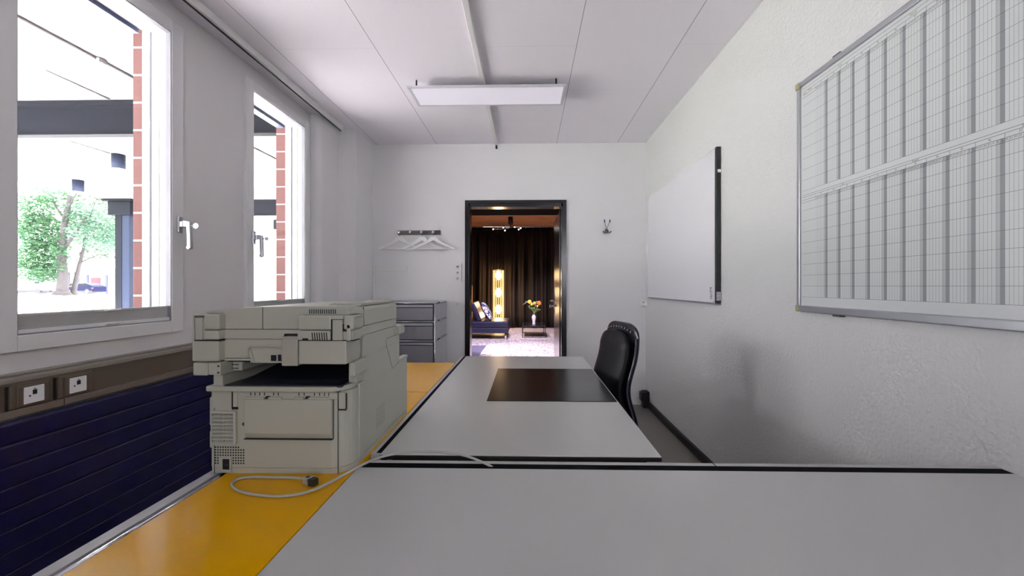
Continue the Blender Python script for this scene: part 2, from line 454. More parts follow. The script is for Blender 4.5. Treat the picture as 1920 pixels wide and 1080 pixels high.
BL = blind_mat()
for k, (a, b) in enumerate(WIN):
    z0, z1 = WZ
    nm = ['window_1', 'window_2'][k]
    W_ = bpy.data.objects.new(nm, None); C.objects.link(W_); W_.location = (XL, (a + b) / 2, z0); WM[W_.name] = Matrix.Translation(W_.location)
    struct(W_, {'window_1': 'nearer window in the left wall, open view of trees and cars', 'window_2': 'narrow-looking farther window beside the white pier'}[nm], 'window')
    gy0, gy1, gz0, gz1 = a + 0.075, b - 0.075, z0 + 0.058, z1 - 0.062
    # sash: four rails, proud of the wall
    mb = MB()
    X0, X1 = -1.872, -1.807
    mb.box(X0, X1, a, gy0, z0, z1, bev=0.003); mb.box(X0, X1, gy1, b, z0, z1, bev=0.003)
    mb.box(X0, X1, gy0, gy1, z0, gz0, bev=0.003); mb.box(X0, X1, gy0, gy1, gz1, z1, bev=0.003)
    mb.build('sash', FRAMEW, W_)
    # seal groove
    mb = MB()
    for (p, q, s_, t_) in ((gy0, gy0 + 0.004, gz0, gz1), (gy1 - 0.004, gy1, gz0, gz1), (gy0, gy1, gz1 - 0.004, gz1), (gy0, gy1, gz0, gz0 + 0.004)):
        mb.box(-1.838, -1.812, p, q, s_, t_)
    mb.build('seal', mat('seal_grey', (0.3, 0.3, 0.33), 0.5), W_)
    MB().box(-1.850, -1.846, gy0, gy1, gz0, gz1).build('pane', GLASS, W_)
    # fixed outer frame and guide rails at the reveals
    mb = MB()
    for (p, q) in ((b - 0.075, b - 0.03), (a + 0.03, a + 0.055)):
        mb.box(-1.916, -1.877, p, q, z0, z1, bev=0.002)
        mb.box(-1.962, -1.928, p, q, z0, z1, bev=0.002)
        mb.box(-1.955, -1.88, p + 0.010, q, z0, z1, m=1)
        mb.box(-1.99, -1.955, p + 0.03, q + 0.02, z0, z1)
    mb.box(-1.96, -1.875, a + 0.03, b - 0.03, z1 - 0.055, z1, bev=0.002)
    mb.box(-2.10, -1.87, a + 0.03, b - 0.03, z0 - 0.01, z0 + 0.02)
    mb.build('outer_frame', [FRAMEO, GROOVE], W_)
    # blind box with stacked slats at the head
    mb = MB()
    mb.box(-2.06, -1.965, a + 0.03, b - 0.075, z1 - 0.045, z1, m=0)
    for s_ in range(4): mb.box(-2.035, -1.975, a + 0.05, b - 0.08, z1 - 0.052 - 0.006 * s_, z1 - 0.049 - 0.006 * s_, m=1)
    mb.build('blind_box', [mat('blind_box_grey', (0.35, 0.40, 0.52), 0.3), mat('blind_slats', (0.12, 0.15, 0.26), 0.35)], W_)
    if True:
        # handle with key
        hy = a + 0.077 if k == 1 else b - 0.036
        hy = (a + 0.062) if k == 1 else (b - 0.034)
        mb = MB()
        mb.box(-1.807, -1.795, hy - 0.016, hy + 0.016, 1.475, 1.562, bev=0.004)
        mb.box(-1.797, -1.775, hy - 0.012, hy + 0.012, 1.505, 1.535, bev=0.004)
        mb.prism([(-1.778, 1.540), (-1.742, 1.533), (-1.738, 1.395), (-1.753, 1.388), (-1.764, 1.398), (-1.757, 1.41), (-1.760, 1.505), (-1.778, 1.508)],
                 'y', hy - 0.010, hy + 0.012, bev=0.003)
        hd = mb.build('handle', mat('handle_silver', (0.72, 0.72, 0.76), 0.25, metal=0.85), W_)
        mb = MB()
        mb.cyl((-1.742, hy, 1.512), (-1.722, hy, 1.512), 0.004, seg=8); mb.cyl((-1.716, hy - 0.002, 1.512), (-1.716, hy + 0.002, 1.512), 0.013, seg=18)
        mb.build('key', CHROME, hd)

# pleated blinds folded at the bottom of the two windows
for k, lab in ((0, 'white pleated blind folded down at the sill of the nearer window'), (1, 'white pleated blind folded down at the sill of the farther window')):
    a, b = WIN[k]; z0, z1 = WZ; g0, g1 = a + 0.085, b - 0.079
    t = thing('pleated_blind', lab, 'blind', (-1.83, (a + b) / 2, z0 + 0.06), group='pleated blinds at the windows')
    mb = MB()
    mb.box(-1.842, -1.822, g0, g1, z0 + 0.124, z0 + 0.134, bev=0.002)
    for s_ in range(9): mb.prism([(-1.843, z0 + 0.078 + s_ * 0.005), (-1.824, z0 + 0.0805 + s_ * 0.005), (-1.843, z0 + 0.0829 + s_ * 0.005)], 'y', g0 + 0.004, g1 - 0.004)
    mb.box(-1.843, -1.8265, g0 + 0.002, g1 - 0.002, z0 + 0.077, z0 + 0.124)
    mb.build('pleats', BL, t)
    MB().box(-1.843, -1.818, g0, g1, z0 + 0.062, z0 + 0.077, bev=0.002).build('bottom_rail', FRAMEW, t)
    ym = (a + b) / 2 + 0.023
    for zz in (z0 + 0.129, z0 + 0.070):
        mb = MB(); mb.prism([(-1.822, zz), (-1.800, zz + 0.004), (-1.796, zz + 0.001), (-1.822, zz - 0.006)], 'y', ym - 0.028, ym + 0.028, bev=0.001)
        mb.build('pull_tab', WHITEP, t)
    mb = MB(); mb.cyl((-1.835, g0 + 0.004, z0 + 0.06), (-1.835, g0 + 0.004, z1 - 0.062), 0.0008, seg=5)
    mb.build('cord', mat('cord_grey', (0.5, 0.5, 0.55), 0.5), t)

# exterior brick face around the windows
mb = MB(); mb.keep = True
for a, b in zip(ys[0::2], ys[1::2]): mb.box(-2.117, -1.99, a + (0.072 if a > YB else 0), (b - 0.012) if b < YF else 13.1, -0.05, 3.28)
for a, b in WIN:
    mb.box(-2.117, -1.99, a + 0.018, b + 0.045, -0.05, WZ[0] - 0.0)
    mb.box(-2.117, -1.99, a + 0.018, b + 0.045, WZ[1] + 0.0, 3.28)
struct(mb.build('wall_outside', BRICK), 'red brick facing of the outer wall seen past the window frames', 'wall')

# ------------------------------------------------------------------ door frame and leaf
D = bpy.data.objects.new('door_1', None); C.objects.link(D); D.location = (-0.12, YF, 0); WM[D.name] = Matrix.Translation(D.location)
struct(D, 'black steel doorway in the end wall with its leaf swung into the dark lounge', 'door')
mb = MB()
fw = 0.036
for (p, q) in ((DX0, DX0 + fw), (DX1 - fw, DX1)):
    mb.box(p, q, YF - 0.014, YF, 0, DZ)
mb.box(DX0 + fw, DX1 - fw, YF - 0.014, YF, DZ - 0.030, DZ)
mb.box(DX0 + 0.012, DX0 + 0.05, YF, YF + 0.15, 0, DZ - 0.012); mb.box(DX1 - 0.05, DX1 - 0.012, YF, YF + 0.15, 0, DZ - 0.012)
mb.box(DX0 + 0.012, DX1 - 0.012, YF, YF + 0.15, DZ - 0.066, DZ - 0.012)
mb.box(DX0, DX0 + fw, YF + 0.12, YF + 0.134, 0, DZ); mb.box(DX1 - fw, DX1, YF + 0.12, YF + 0.134, 0, DZ); mb.box(DX0, DX1, YF + 0.12, YF + 0.134, DZ - 0.04, DZ)
mb.build('door_frame', mat('door_frame_gloss', (0.012, 0.011, 0.014), 0.2, spec=0.5), D)
lx = 0.338
Lf = MB().box(lx - 0.002, lx + 0.036, YF + 0.16, YF + 1.08, 0.01, 2.0, bev=0.002).build('door_leaf', mat('door_leaf_black', (0.03, 0.026, 0.034), 0.2, spec=0.8), D)
mb = MB(); hy = YF + 0.98
mb.box(lx - 0.010, lx - 0.002, hy - 0.02, hy + 0.02, 0.84, 1.18, bev=0.003)
mb.cyl((lx - 0.005, hy, 1.02), (lx - 0.055, hy, 1.02), 0.010); mb.tube([(lx - 0.050, hy + 0.006, 1.02), (lx - 0.052, hy - 0.13, 1.02)], 0.010)
mb.cyl((lx - 0.005, hy, 0.955), (lx - 0.055, hy, 0.955), 0.012); mb.cyl((lx - 0.05, hy, 0.955), (lx - 0.065, hy, 0.955), 0.022)
mb.build('door_handle', CHROME, Lf)

# ------------------------------------------------------------------ curtain rail, ceiling duct, ceiling lamp
mb = MB()
mb.box(-1.70, -1.672, YB, 3.98, 2.612, H, bev=0.002)
mb.box(-1.696, -1.690, YB, 3.98, 2.605, 2.613, m=1)
tag(mb.build('curtain_rail', [WHITEP, BLACKP]), 'long white curtain rail board fixed to the ceiling along the window side', 'curtain rail')
mb = MB(); mb.box(-0.332, -0.300, YB, 4.49, 2.634, H, bev=0.003)
tag(mb.build('ceiling_cable_duct', WHITEP), 'slim white cable duct running along the middle of the ceiling', 'cable duct')
t = thing('cable_gland', 'small dark cable end at the end wall below the ceiling duct', 'fitting', (-0.316, 4.5, 2.61))
mb = MB(); mb.cyl((-0.316, 4.505, 2.60), (-0.316, 4.505, 2.633), 0.010); mb.box(-0.325, -0.305, 4.497, 4.52, 2.60, 2.615, bev=0.003)
mb.build('gland', BLACKP, t)

t = thing('panel_lamp', 'flat rectangular white panel lamp under the ceiling, switched off', 'ceiling lamp', (-0.29, 3.246, 2.59))
lx0, lx1, ly0, ly1 = -0.845, 0.271, 3.083, 3.412
mb = MB(); zz0, zz1 = 2.592, 2.606; f_ = 0.020
mb.box(lx0, lx1, ly0, ly0 + f_, zz0, zz1, bev=0.002); mb.box(lx0, lx1, ly1 - f_, ly1, zz0, zz1, bev=0.002)
mb.box(lx0, lx0 + f_, ly0 + f_, ly1 - f_, zz0, zz1, bev=0.002); mb.box(lx1 - f_, lx1, ly0 + f_, ly1 - f_, zz0, zz1, bev=0.002)
mb.box(lx0 + 0.01, lx1 - 0.01, ly0 + 0.01, ly1 - 0.01, zz1 - 0.004, zz1)
mb.build('frame', mat('lamp_frame_silver', (0.66, 0.66, 0.70), 0.4), t)
MB().box(lx0 + f_, lx1 - f_, ly0 + f_, ly1 - f_, zz0 + 0.002, zz0 + 0.006).build('diffuser', DIFF, t)
for xx in (lx0 + 0.06, lx1 - 0.07):
    for yy in (ly0 + 0.03, ly1 - 0.03):
        mb = MB(); mb.cyl((xx, yy, zz1), (xx, yy, H), 0.006, seg=8); mb.box(xx - 0.02, xx + 0.02, yy - 0.008, yy + 0.008, zz1, zz1 + 0.008)
        mb.build('mounting_clip', BLACKP, t)
MB().box(-0.10, 0.06, 3.16, 3.22, zz1, zz1 + 0.025).build('driver_box', BLACKP, t)
# ------------------------------------------------------------------ right wall boards
t = thing('whiteboard', 'plain whiteboard with black end edge and thin lower tray on the right wall', 'whiteboard', (1.185, 3.55, 1.086))
WB = mat('whiteboard_enamel', (0.74, 0.74, 0.78), 0.16, spec=0.6)
MB().box(1.1745, 1.198, 2.80, 4.335, 1.095, 2.062).build('board', WB, t)
mb = MB(); mb.box(1.172, 1.199, 2.774, 2.80, 1.090, 2.066, bev=0.001); mb.box(1.176, 1.199, 2.8, 4.32, 2.062, 2.064)
mb.build('edge_strip', mat('board_edge_black', (0.012, 0.012, 0.014), 0.4), t)
MB().box(1.168, 1.199, 2.774, 4.335, 1.083, 1.093, bev=0.001).build('tray', mat('tray_grey', (0.22, 0.22, 0.26), 0.35), t)
MB().box(1.170, 1.2, 2.765, 2.776, 1.110, 1.165, bev=0.002).build('clamp', mat('clamp_zinc', (0.45, 0.45, 0.48), 0.3, metal=0.7, var=0.5, vs=80), t)
MB().box(1.178, 1.199, 2.768, 2.776, 1.905, 1.925, bev=0.002).build('clip', WHITEP, t)
random.seed(5)
for j, (yc, zc, wd) in enumerate(((2.865, 1.190, .030), (2.868, 1.182, .022), (2.872, 1.170, .020), (2.858, 1.162, .034), (2.860, 1.148, .022), (2.850, 1.138, .018), (2.866, 1.132, .02), (2.856, 1.122, .022), (2.818, 1.102, .016))):
    mb = MB(); mb.box(1.1730, 1.1746, yc - wd / 2, yc + wd / 2, zc - 0.0035, zc + 0.0035)
    for q in range(4):
        yq = yc - wd / 2 + wd * (q + 0.5) / 4
        mb.box(1.1726, 1.1731, yq - wd * 0.10, yq + wd * 0.09, zc - 0.0028, zc + 0.0028 * random.uniform(0.3, 1), m=1)
    tag(mb.build('word_magnet', [WHITEP, BLACKP]), 'tiny word magnet on the whiteboard, ' + ('topmost of the cluster', 'second from the top of the cluster', 'third from the top of the cluster', 'fourth from the top of the cluster, a wide one', 'fifth from the top of the cluster', 'fourth from the bottom of the column, narrow', 'third from the bottom of the column', 'lowest of the cluster', 'alone in the bottom corner')[j], 'magnet', 'word magnets on the whiteboard')

t = thing('planning_board', 'large aluminium-framed year planner with ruled day columns on the right wall', 'planning board', (1.19, 1.4, 1.092))
y0, y1, z0, z1 = 0.55, 1.965, 1.090, 2.080
mb = MB(); mb.keep = True
MB_sheet = MB().box(1.184, 1.196, y0 + 0.02, y1 - 0.016, z0 + 0.02, z1 - 0.02)
me = MB_sheet.build('sheet', planner_mat(), t)
# keep pattern coordinates in room metres
me.data.transform(WM[t.name]); me.matrix_parent_inverse = Matrix.Translation(-Vector(t.location))
mb = MB()
mb.box(1.176, 1.2, y0, y1, z1 - 0.022, z1, bev=0.003); mb.box(1.172, 1.2, y0, y1, z0, z0 + 0.028, bev=0.004)
mb.box(1.176, 1.2, y1 - 0.020, y1, z0, z1, bev=0.003)
mb.build('frame', mat('board_frame_alu', (0.40, 0.41, 0.44), 0.35, metal=0.6), t)
for zc in (z0, z1 - 0.028):
    MB().box(1.1705, 1.2, y1 - 0.024, y1 + 0.002, zc, zc + 0.028, bev=0.004).build('corner_cap', mat('corner_cap_olive', (0.38, 0.37, 0.20), 0.45), t)
MB().box(1.178, 1.2, 1.70, 1.74, z1 - 0.002, z1 + 0.007, bev=0.001).build('bracket', mat('bracket_dark', (0.1, 0.11, 0.12), 0.4), t)
MB().box(1.178, 1.2, 1.70, 1.74, z0 - 0.007, z0 + 0.002, bev=0.001).build('bracket', mat('bracket_dark', (0.1, 0.11, 0.12), 0.4), t)


def text_mesh(mb, txt, y, z, size, x=1.1832, m=0):
    cu = bpy.data.curves.new('txt', 'FONT'); cu.body = txt; cu.size = size; cu.align_x = 'CENTER'; cu.align_y = 'CENTER'
    o = bpy.data.objects.new('txt', cu); C.objects.link(o)
    bpy.context.view_layer.update()
    me_ = bpy.data.meshes.new_from_object(o.evaluated_get(bpy.context.evaluated_depsgraph_get()))
    # text plane faces -x, reads from far to near
    M_ = Matrix(((0, 0, -1, x), (-1, 0, 0, y), (0, 1, 0, z), (0, 0, 0, 1)))
    me_.transform(M_); mb.bm.from_mesh(me_)
    bpy.data.meshes.remove(me_); bpy.data.objects.remove(o); bpy.data.curves.remove(cu)


mb = MB()
P = 0.0722
for sec, zd, zw, zm, w0 in ((0, 2.012, 2.0245, 2.038, 1), (1, 1.5625, 1.574, 1.584, 27)):
    for wk in range(14):
        ya = 1.849 - wk * P
        text_mesh(mb, '%02d' % (w0 + wk), ya - P * 0.5, zw, 0.0085)
        for d_, ch in enumerate('MDMDFSS'): text_mesh(mb, ch, ya - (d_ + 0.5) * P / 7, zd, 0.0085)
    for nm, wk in ((('Januar', 2.0), ('Februar', 6.4), ('März', 10.6)) if sec == 0 else (('Juli', 2.2), ('August', 6.5), ('September', 10.8))):
        text_mesh(mb, nm, 1.849 - wk * P, zm, 0.0085)
text_mesh(mb, 'Name', 1.915, 2.020, 0.009); text_mesh(mb, 'Monat', 1.885, 2.026, 0.009)
mb.build('lettering', mat('print_black', (0.03, 0.03, 0.035), 0.5), t)

# ------------------------------------------------------------------ far wall fittings
t = thing('coat_rack', 'steel coat rack strip with four round knobs on the end wall', 'coat rack', (-1.11, 4.51, 1.72))
MB().box(-1.330, -0.890, 4.507, 4.52, 1.724, 1.771, bev=0.002).build('rail', mat('rack_steel', (0.16, 0.155, 0.15), 0.28, metal=0.75, var=0.4, vs=5), t)
knob_x = (-1.300, -1.185, -1.070, -0.952)
for kx in knob_x:
    mb = MB(); mb.cyl((kx, 4.508, 1.748), (kx, 4.455, 1.748), 0.007); mb.cyl((kx, 4.458, 1.748), (kx, 4.446, 1.748), 0.014); mb.sph((kx, 4.446, 1.748), 0.013, (1, 0.3, 1))
    mb.build('knob', mat('knob_steel', (0.6, 0.6, 0.6), 0.2, metal=1), t)


def make_hanger(label):
    """local: hook eye at the origin, hanging down"""
    t = thing('coat_hanger', label, 'hanger', (0, 0, 0), group='white hangers on the coat rack')
    hk = [(0.0, 0, -0.060)] + [(0.0 + 0.012 * math.sin(a) * 1.0, 0, -0.016 + 0.013 * -math.cos(a)) for a in [R(x) for x in (0, 60, 120, 180, 230, 280)]]
    MB().tube([(0, 0, -0.06), (0, 0, -0.032), (0.011, 0, -0.019), (0.010, 0, -0.002), (0, 0, 0.004), (-0.010, 0, -0.002), (-0.011, 0, -0.012)], 0.002, seg=6, smooth_path=1).build('hook', BLACKP, t)
    mb = MB()
    out = [(0, -0.052), (0.030, -0.062), (0.060, -0.095), (0.125, -0.132), (0.205, -0.166), (0.214, -0.182), (0.200, -0.190), (0.120, -0.152), (0.045, -0.118), (0, -0.095)]
    poly = out + [(-x, z) for x, z in reversed(out[1:-1])]
    mb.prism(poly, 'y', -0.007, 0.007, bev=0.0025)
    mb.build('shoulders', WOODW, t)
    MB().cyl((-0.203, 0, -0.183), (0.203, 0, -0.183), 0.005, seg=8).build('bar', WOODW, t)
    return t


hspots = ((knob_x[0], 'white wooden coat hanger on the leftmost knob of the rack', 4.468, 3),
          (knob_x[2], 'white wooden coat hanger on the third knob, half behind the rightmost one', 4.480, -2),
          (knob_x[3], 'white wooden coat hanger on the rightmost knob of the rack', 4.459, 2))
for kx, lab, yy, rz in hspots:
    h_ = make_hanger(lab); h_.location = (kx, yy, 1.757); h_.rotation_euler = (0, 0, R(rz))

t = thing('wall_hook', 'small bunny-like wire wall hook right of the doorway with two blue-tipped prongs', 'hook', (0.802, 4.5, 1.72))
HK = mat('hook_metal', (0.16, 0.16, 0.17), 0.3, metal=0.8); HT = mat('hook_tip_blue', (0.05, 0.10, 0.16), 0.35)
mb = MB(); mb.sph((0.802, 4.51, 1.757), 0.022, (1, 0.35, 1)); mb.build('base', HK, t)
for sx in (-1, 1):
    MB().tube([(0.802, 4.505, 1.77), (0.802 + sx * 0.012, 4.495, 1.81), (0.802 + sx * 0.024, 4.475, 1.845)], 0.0028, seg=6, smooth_path=1).build('prong', HK, t)
    MB().sph((0.802 + sx * 0.027, 4.472, 1.855), 0.008, (0.9, 0.9, 2.1)).build('tip', HT, t)
    MB().tube([(0.802, 4.50, 1.75), (0.802 + sx * 0.02, 4.485, 1.733), (0.802 + sx * 0.042, 4.475, 1.752)], 0.006, seg=8, smooth_path=1).build('lower_hook', HK, t)

mb = MB(); mb.box(-1.572, -1.233, 4.508, 4.52, 1.351, 1.405, bev=0.002); mb.box(-1.244, -1.233, 4.503, 4.52, 1.351, 1.405, bev=0.001)
tag(mb.build('wall_trunking', WHITEP), 'short horizontal white cable trunking on the end wall below the hangers', 'trunking')
mb = MB(); mb.box(-1.586, -1.556, 4.500, 4.52, 1.06, 1.412, bev=0.002)
tag(mb.build('corner_trunking', WHITEP), 'vertical white cable trunking in the corner above the grey cabinet', 'trunking')

t = thing('switch_panel', 'white panel of three stacked switches left of the doorway', 'switch', (-0.71, 4.51, 1.24))
mb = MB(); mb.box(-0.752, -0.676, 4.509, 4.52, 1.244, 1.432, bev=0.002); mb.box(-0.676, -0.673, 4.512, 4.52, 1.244, 1.432, m=1); mb.build('plate', [WHITEP, mat('plate_edge', (0.25, 0.25, 0.28), 0.5)], t)
for q in range(3):
    mb = MB(); mb.box(-0.737, -0.692, 4.504, 4.512, 1.256 + q * 0.061, 1.300 + q * 0.061, bev=0.003); mb.cyl((-0.714, 4.505, 1.278 + q * 0.061), (-0.714, 4.498, 1.275 + q * 0.061), 0.011, seg=14, m=1)
    mb.build('rocker', [WHITEP, mat('switch_grey', (0.45, 0.45, 0.47), 0.3)], t)
t = thing('wall_socket', 'white flush wall socket beside the grey cabinet', 'socket', (-0.72, 4.51, 0.98))
MB().box(-0.768, -0.672, 4.512, 4.52, 0.982, 1.052, bev=0.002).build('plate', WHITEP, t)
mb = MB(); mb.cyl((-0.716, 4.514, 1.017), (-0.716, 4.509, 1.017), 0.022, seg=20)
for dx, dz in ((-0.008, 0.004), (0.008, 0.004), (0, -0.008)): mb.cyl((-0.716 + dx, 4.511, 1.017 + dz), (-0.716 + dx, 4.507, 1.017 + dz), 0.003, seg=8, m=1)
mb.build('insert', [WHITEP, BLACKP], t)
t = thing('junction_box', 'small white box with a dark button in the far right corner', 'junction box', (1.17, 4.5, 0.995))
MB().box(1.150, 1.2, 4.46, 4.52, 0.998, 1.072, bev=0.004).build('housing', WHITEP, t)
MB().cyl((1.160, 4.462, 1.038), (1.160, 4.455, 1.038), 0.006, seg=10).build('button', BLACKP, t)

# ------------------------------------------------------------------ duct and radiator under the windows
mb = MB()
mb.box(-1.829, -1.752, YB + 0.01, YF - 0.9, 0.868, 0.884, m=1, bev=0.003); mb.box(-1.829, -1.795, YB + 0.01, YF - 0.9, 0.884, 0.892, m=1, bev=0.002)
mb.box(-1.829, -1.756, YB + 0.01, YF - 0.9, 0.778, 0.868)
mb.box(-1.756, -1.746, YB + 0.01, YF - 0.9, 0.861, 0.868); mb.box(-1.829, -1.742, YB + 0.01, YF - 0.9, 0.752, 0.778, m=2, bev=0.003)
for yj in (1.05, 1.445, 1.60, 2.9): mb.box(-1.7555, -1.750, yj, yj + 0.0035, 0.778, 0.861, m=3)
mb.box(-1.7425, -1.7415, 1.622, 1.625, 0.752, 0.778, m=3)
tag(mb.build('cable_duct', [BROWN, BEIGE, mat('duct_lip', (0.20, 0.155, 0.125), 0.35), mat('duct_joint', (0.02, 0.014, 0.010), 0.6)]), 'long brown cable duct running below the windows', 'cable duct')
for (ya, yb), lab in (((1.452, 1.585), 'data socket in the brown duct nearer the left picture edge'), ((1.607, 1.735), 'data socket in the brown duct farther from the left picture edge, nearer the printer')):
    yc = (ya + yb) / 2
    t = thing('data_socket', lab, 'socket', (-1.755, yc, 0.782), group='data sockets in the brown duct')
    mb = MB()
    mb.box(-1.756, -1.744, ya, yb, 0.780, 0.862, bev=0.003); mb.box(-1.746, -1.738, ya + 0.016, yb - 0.016, 0.786, 0.856, bev=0.003)
    mb.build('frame', BROWN, t)
    MB().box(-1.741, -1.736, yc - 0.032, yc + 0.032, 0.791, 0.849, bev=0.001).build('faceplate', SOCKW, t)
    mb = MB(); mb.box(-1.737, -1.7345, yc - 0.006, yc + 0.007, 0.820, 0.836); mb.box(-1.737, -1.735, yc - 0.002, yc + 0.003, 0.838, 0.841); mb.cyl((-1.737, yc - 0.015, 0.817), (-1.735, yc - 0.015, 0.817), 0.003, seg=8)
    mb.build('port', BLACKP, t)

mb = MB()
for q in range(9):
    zt = 0.7465 - q * 0.070
    mb.box(-1.745, -1.70, -1.8, 3.62, zt - 0.0665, zt, bev=0.006, seg=3)
mb.box(-1.74, -1.712, -1.8, 3.62, 0.11, 0.74)
t = thing('radiator', 'long dark navy panel radiator with horizontal slats under the windows', 'radiator', (-1.72, 0.9, 0))
mb.build('slat_panel', NAVY, t)
for yy in (-1.6, 0.9, 3.4):
    MB().box(-1.74, -1.70, yy - 0.02, yy + 0.02, 0, 0.11).build('foot', NAVY, t)

# ================================================================== FURNITURE
EDGE = mat('desk_edge_black', (0.008, 0.008, 0.009), 0.35)
GAPB = mat('channel_black', (0.004, 0.004, 0.005), 0.85, spec=0.08)
PROF = mat('desk_profile_light', (0.46, 0.45, 0.45), 0.35, metal=0.2)


def desk(name, label, x0, x1, y0, y1):
    t = thing(name, label, 'desk', ((x0 + x1) / 2, (y0 + y1) / 2, 0), group=None)
    mb = MB()
    mb.box(x0, x1, y0, y1, 0.7385, 0.7400, bev=0.0006); mb.box(x0 - 0.0005, x1 + 0.0005, y0 - 0.0005, y1 + 0.0005, 0.7265, 0.7384, bev=0.001, m=1)
    mb.build('top', [DESKW, EDGE], t)
    mb = MB()
    for yy in (y0 + 0.08, y1 - 0.08): mb.cyl((x0 + 0.08, yy, 0.70), (x1 - 0.08, yy, 0.70), 0.011, m=0)
    for xx in (x0 + 0.08, x1 - 0.08): mb.cyl((xx, y0 + 0.08, 0.70), (xx, y1 - 0.08, 0.70), 0.011, m=0)
    mb.build('frame', CHROME, t)
    for xx in (x0 + 0.08, x1 - 0.08):
        for yy in (y0 + 0.08, y1 - 0.08):
            mb = MB(); mb.cyl((xx, yy, 0.012), (xx, yy, 0.727), 0.0125); mb.cyl((xx, yy, 0), (xx, yy, 0.012), 0.02)
            mb.build('leg', CHROME, t)
    return t


t = desk('desk', 'large light grey desk nearest the camera, running to the right wall', -0.430, 1.196, 0.36, 1.114)
mb = MB()
mb.box(-0.422, 1.196, 1.115, 1.146, 0.700, 0.7390, m=1)
mb.box(-0.412, 1.196, 1.146, 1.164, 0.700, 0.7395, bev=0.001)
mb.box(0.481, 0.483, 1.1455, 1.1645, 0.70, 0.7398, m=1)
mb.build('edge_profile', [PROF, GAPB], t)
t = desk('desk', 'light grey desk in the middle with the black blotter, pointing to the doorway', -0.403, 0.361, 1.200, 2.900)
mb = MB()
mb.box(-0.4175, -0.4035, 1.212, 2.90, 0.700, 0.7390, m=1)
mb.box(-0.431, -0.4175, 1.212, 2.90, 0.712, 0.7395, bev=0.001)
mb.box(-0.431, -0.404, 1.206, 1.213, 0.705, 0.7395, bev=0.001)
mb.build('edge_profile', [PROF, GAPB], t)
mb = MB(); mb.box(-0.38, 0.33, 1.23, 1.26, 0.62, 0.7265, bev=0.003); mb.box(-0.38, 0.33, 1.23, 1.36, 0.61, 0.62)
mb.build('modesty_panel', EDGE, t)
mb = MB(); mb.box(-0.163, 0.355, 1.765, 2.457, 0.7401, 0.7425, bev=0.001)
o = tag(mb.build('desk_blotter', PADM), 'black leather desk blotter lying on the middle desk', 'desk blotter')

# yellow lacquered low cabinets along the radiator, in line
TUBE = 0.0095


def low_cabinet(label, y0, y1, x0=-0.790, x1=-0.444):
    t = thing('low_cabinet', label, 'cabinet', ((x0 + x1) / 2, (y0 + y1) / 2, 0), group='yellow low cabinets beside the desks')
    MB().box(-0.740, x1 + 0.0115, y0 + 0.0015, y1 - 0.0015, 0.722, 0.7400, bev=0.001).build('top_panel', YELLOW, t)
    mb = MB()
    for zz in (0.7295, 0.385, 0.04):
        mb.cyl((-0.7515, y0, zz), (-0.7515, y1, zz), TUBE); mb.cyl((x1 - 0.001, y0, min(zz, 0.708)), (x1 - 0.001, y1, min(zz, 0.708)), TUBE * 0.9)
    for yy in (y0 + 0.012, y1 - 0.012):
        for xx in (-0.7515, x1 - 0.001): mb.cyl((xx, yy, 0), (xx, yy, 0.715), TUBE * 0.9)
        mb.cyl((-0.7515, yy, 0.385), (x1, yy, 0.385), TUBE * 0.9)
    mb.build('tube_frame', CHROME, t)
    MB().box(x0, -0.7615, y0, y1, 0.715, 0.739, bev=0.001).build('rear_strip', mat('strip_grey', (0.33, 0.32, 0.34), 0.4), t)
    MB().box(-0.7415, -0.7405, y0, y1, 0.725, 0.7395).build('gap_seal', EDGE, t)
    mb = MB(); mb.box(-0.745, x1 - 0.004, y0 + 0.014, y1 - 0.014, 0.05, 0.715); mb.build('body', YELLOW, t)
    for zc in (0.21, 0.55):
        d_ = MB().box(x1 - 0.004, x1 + 0.006, y0 + 0.03, y1 - 0.03, zc - 0.155, zc + 0.155, bev=0.002).build('door', YELLOW, t)
        MB().cyl((x1 + 0.005, (y0 + y1) / 2, zc + 0.12), (x1 + 0.009, (y0 + y1) / 2, zc + 0.12), 0.010, seg=14).build('knob', CHROME, d_)
    return t


low_cabinet('yellow lacquered low cabinet nearest the camera, cable coiled on it', 0.42, 1.16)
low_cabinet('yellow lacquered low cabinet under the back of the printer', 1.165, 1.911)
low_cabinet('yellow lacquered low cabinet farthest from the camera, beyond the printer', 1.917, 2.655)

# grey drawer cabinet in the far corner
t = thing('drawer_cabinet', 'tall grey lacquered drawer cabinet with chrome edges in the far left corner', 'cabinet', (-1.2, 4.2, 0))
cx0, cx1, cy0, cy1 = -1.575, -0.826, 3.93, 4.51
mb = MB(); mb.box(cx0 + 0.008, cx1 - 0.004, cy0 + 0.012, cy1, 0.03, 1.045); mb.build('body', mat('cabinet_inner_dark', (0.03, 0.03, 0.05), 0.5), t)
mb = MB()
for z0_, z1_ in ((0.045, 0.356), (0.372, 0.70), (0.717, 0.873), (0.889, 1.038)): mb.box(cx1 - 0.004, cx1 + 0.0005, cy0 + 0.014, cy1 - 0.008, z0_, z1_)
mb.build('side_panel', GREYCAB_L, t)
MB().box(cx0 + 0.008, cx1 - 0.008, cy0 + 0.008, cy1 - 0.008, 1.045, 1.0545).build('top_panel', mat('cabinet_top_grey', (0.34, 0.345, 0.34), 0.2), t)
mb = MB()
for zz in (0.0365, 0.364, 0.7085, 0.881, 1.0475):
    for yy in (cy0 + 0.006, cy1 - 0.006): mb.cyl((cx0, yy, zz), (cx1, yy, zz), 0.0055)
    for xx in (cx0, cx1 - 0.003): mb.cyl((xx, cy0 + 0.006, zz), (xx, cy1 - 0.006, zz), 0.0055)
for xx in (cx0, cx1 - 0.003):
    for yy in (cy0 + 0.006, cy1 - 0.006): mb.cyl((xx, yy, 0), (xx, yy, 1.047), 0.0055)
mb.build('tube_frame', CHROME, t)
